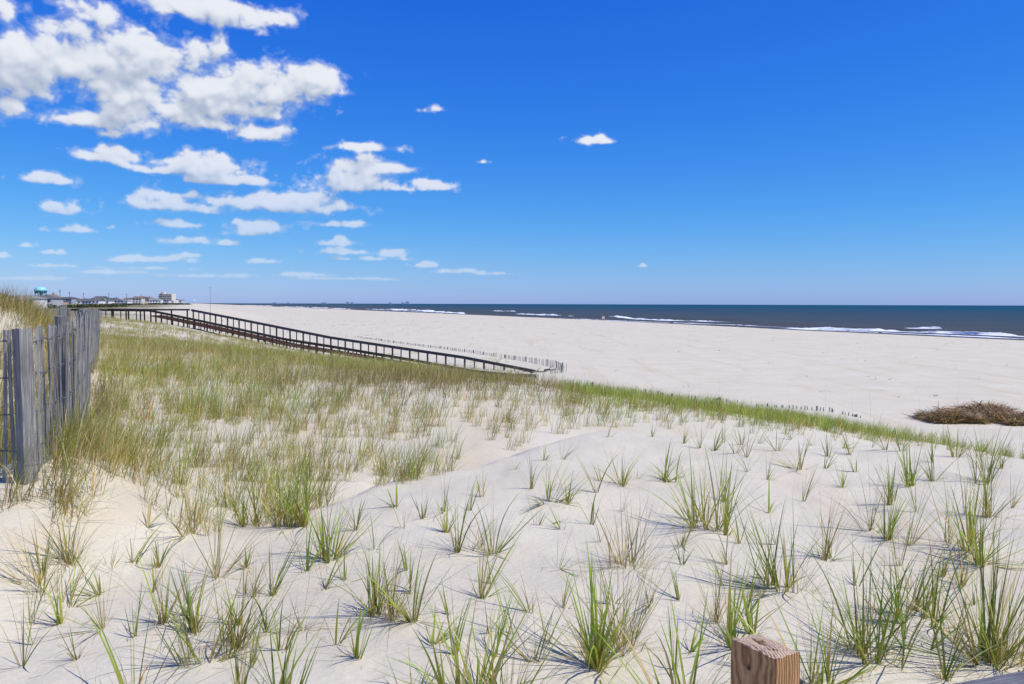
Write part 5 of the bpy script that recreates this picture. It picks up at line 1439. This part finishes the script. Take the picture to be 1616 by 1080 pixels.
    b = MB(); b.box(-11.0 * m_, -10.22 * m_, -9, 9, -1, ht + .2); b.build('end_wall', cream, o)
    b = MB(); b.box(-9 * m_, -4 * m_, -4, 5, ht + .01, ht + 3.2); b.build('penthouse', cream, o)
    b = MB(); b.box(1 * m_, 3 * m_, -3, 3, ht + .01, ht + 1.8); b.build('roof_plant', cream, o)
    k_ = MB(); k_.box(-.9, .9, -.08, .08, -.7, .7); wm = k_.mesh('window', GLASS); fl = int(ht / 3)
    for s in range(fl):
        for k in range(8):
            q = link_mesh('window', wm, o); q.location = (-4.8 * m_ + k * (14 * m_ / 7.6), -9.05, s * 3 + 1.8)
        b = None
    for s in range(fl):
        q = MB(); q.box(-10.2 * m_, -5.64 * m_, -9.6, -8.55, s * 3 + .02, s * 3 + .9); q.build('balcony', cream, o)
    # low wide motel block in front and left of it
    D = 1200.0; x = ray(236, 470)[0] * D; z0 = float(land(x, D)); o = empty('motel', (x, D, z0)); tag(o, 'long low white motel block with dark roof left of the high-rise', 'motel')
    b = MB(); b.box(-18, 18, -6, 6, -1, 8.4); b.build('wall', walls[0], o); b = MB(); b.box(-18.6, 18.6, -6.6, 6.6, 8.42, 9.3); b.build('roof', roofs[1], o)
    for s in range(2):
        for k in range(12): q = link_mesh('window', wm, o); q.location = (-16.5 + 3 * k, -6.05, 2 + 3.6 * s)
    # dark bushes along the front of the town, past counting
    r = np.random.default_rng(9); n = 1700
    pxs = r.uniform(70, 300, n); D = r.uniform(330, 620, n); D = np.where(pxs > 200, D + 350, D)
    rx = np.array([ray(p, 478)[0] for p in pxs]); X = rx * D
    kp = fbm(X / 18, D / 18, 2, 5) > .02; X, D = X[kp], D[kp]
    Z = land(X, D); n = len(X)
    nb = 16; tb = np.repeat(np.arange(n), nb); m = len(tb)
    base = np.stack([X[tb] + r.normal(0, 1.2, m), D[tb] + r.normal(0, 1.2, m), Z[tb] + r.uniform(0, 1.4, m)], -1)
    cb, ct = pick(m, [(2, np.array([.03, .045, .018]), np.array([.05, .075, .025])), (1, BROWN * .5, OLIVE * .5)])
    V, l, s, c = blades(base, r.uniform(0, 6.28, m), r.uniform(.4, 1.1, m), r.uniform(.4, .8, m), r.uniform(.2, 1.4, m), r.uniform(0, .5, m), cb, ct, 2)
    me = np_mesh('shrub_thicket', V, l, s, None, GRASS, False, c); tag(link_mesh('shrub_thicket', me), 'low dark scrub along the front of the far town', 'shrubs', kind='stuff')
    # poles in the town
    pw = plain('utility_pole_wood', (.12, .10, .085), .9)
    for k, (px, D, h) in enumerate(((95, 520, 12), (110, 640, 13), (132, 700, 13), (172, 760, 13), (200, 900, 14), (223, 980, 14))):
        x = ray(px, 478)[0] * D; z0 = float(land(x, D)); o = empty('utility_pole', (x, D, z0)); tag(o, '%s utility pole from the left above the far house roofs' % ordn[k], 'utility pole', 'utility poles among the far houses')
        b = MB(); b.tube([(0, 0, -1), (0, 0, h)], .16, 6); b.build('shaft', pw, o); b = MB(); b.box(-1.1, 1.1, -.08, .08, h - 1.0, h - .8); b.build('crossarm', pw, o)
    # second, tiny water tower far up the coast
    D = 5200.0; m_ = D / FPX; x = ray(306, 475)[0] * D; z0 = float(land(x, D)); o = empty('water_tower', (x, D, z0)); tag(o, 'tiny pale water tower far up the coast right of the high-rise', 'water tower')
    zt = 5.2 * m_ + EYE - z0; lathe([(.4, zt - 2.6 * m_), (1.5 * m_, zt - 1.9 * m_), (1.9 * m_, zt - 1.2 * m_), (1.4 * m_, zt - .4 * m_), (.1, zt)], 'tank', walls[0], o, 16)
    b = MB(); b.tube([(0, 0, -1), (0, 0, zt - 2.5 * m_)], [2.6, 1.8], 10); b.build('stem', walls[2], o, True)
    # resort towers far up the coast, faint on the horizon
    bl = plain('haze_tinted_tower', (.34, .46, .62), .4, .5, .05, .1)  # distance haze painted into the towers as a pale blue base colour
    D = 11800.0; m_ = D / FPX
    for k, (px, w, h, lab) in enumerate(((434, 6, 1.6, 'faint low hotel block left of the horizon towers'), (456, 4, 1.2, 'faint smallest block on the left horizon'), (512, 8, 1.8, 'faint wide hotel on the horizon left of the middle cluster'), (549, 4, 3.2, 'faint slender tower of the middle horizon cluster'),
                                (556, 5, 2.2, 'faint lower tower of the middle horizon cluster'), (616, 5, 1.8, 'faint low block left of the tallest horizon tower'), (636, 5, 2.6, 'faint second tower left beside the tallest horizon tower'), (643, 5, 4.6, 'faint tallest tower on the horizon'))):
        x = ray(px, 477)[0] * D; o = empty('horizon_tower', (x, D, 0)); tag(o, lab, 'tower')
        H = (h * .8 + .3) * m_ + EYE
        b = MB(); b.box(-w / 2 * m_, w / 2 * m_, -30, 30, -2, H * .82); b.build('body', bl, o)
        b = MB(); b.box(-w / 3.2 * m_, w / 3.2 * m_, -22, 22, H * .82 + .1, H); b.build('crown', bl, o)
town()
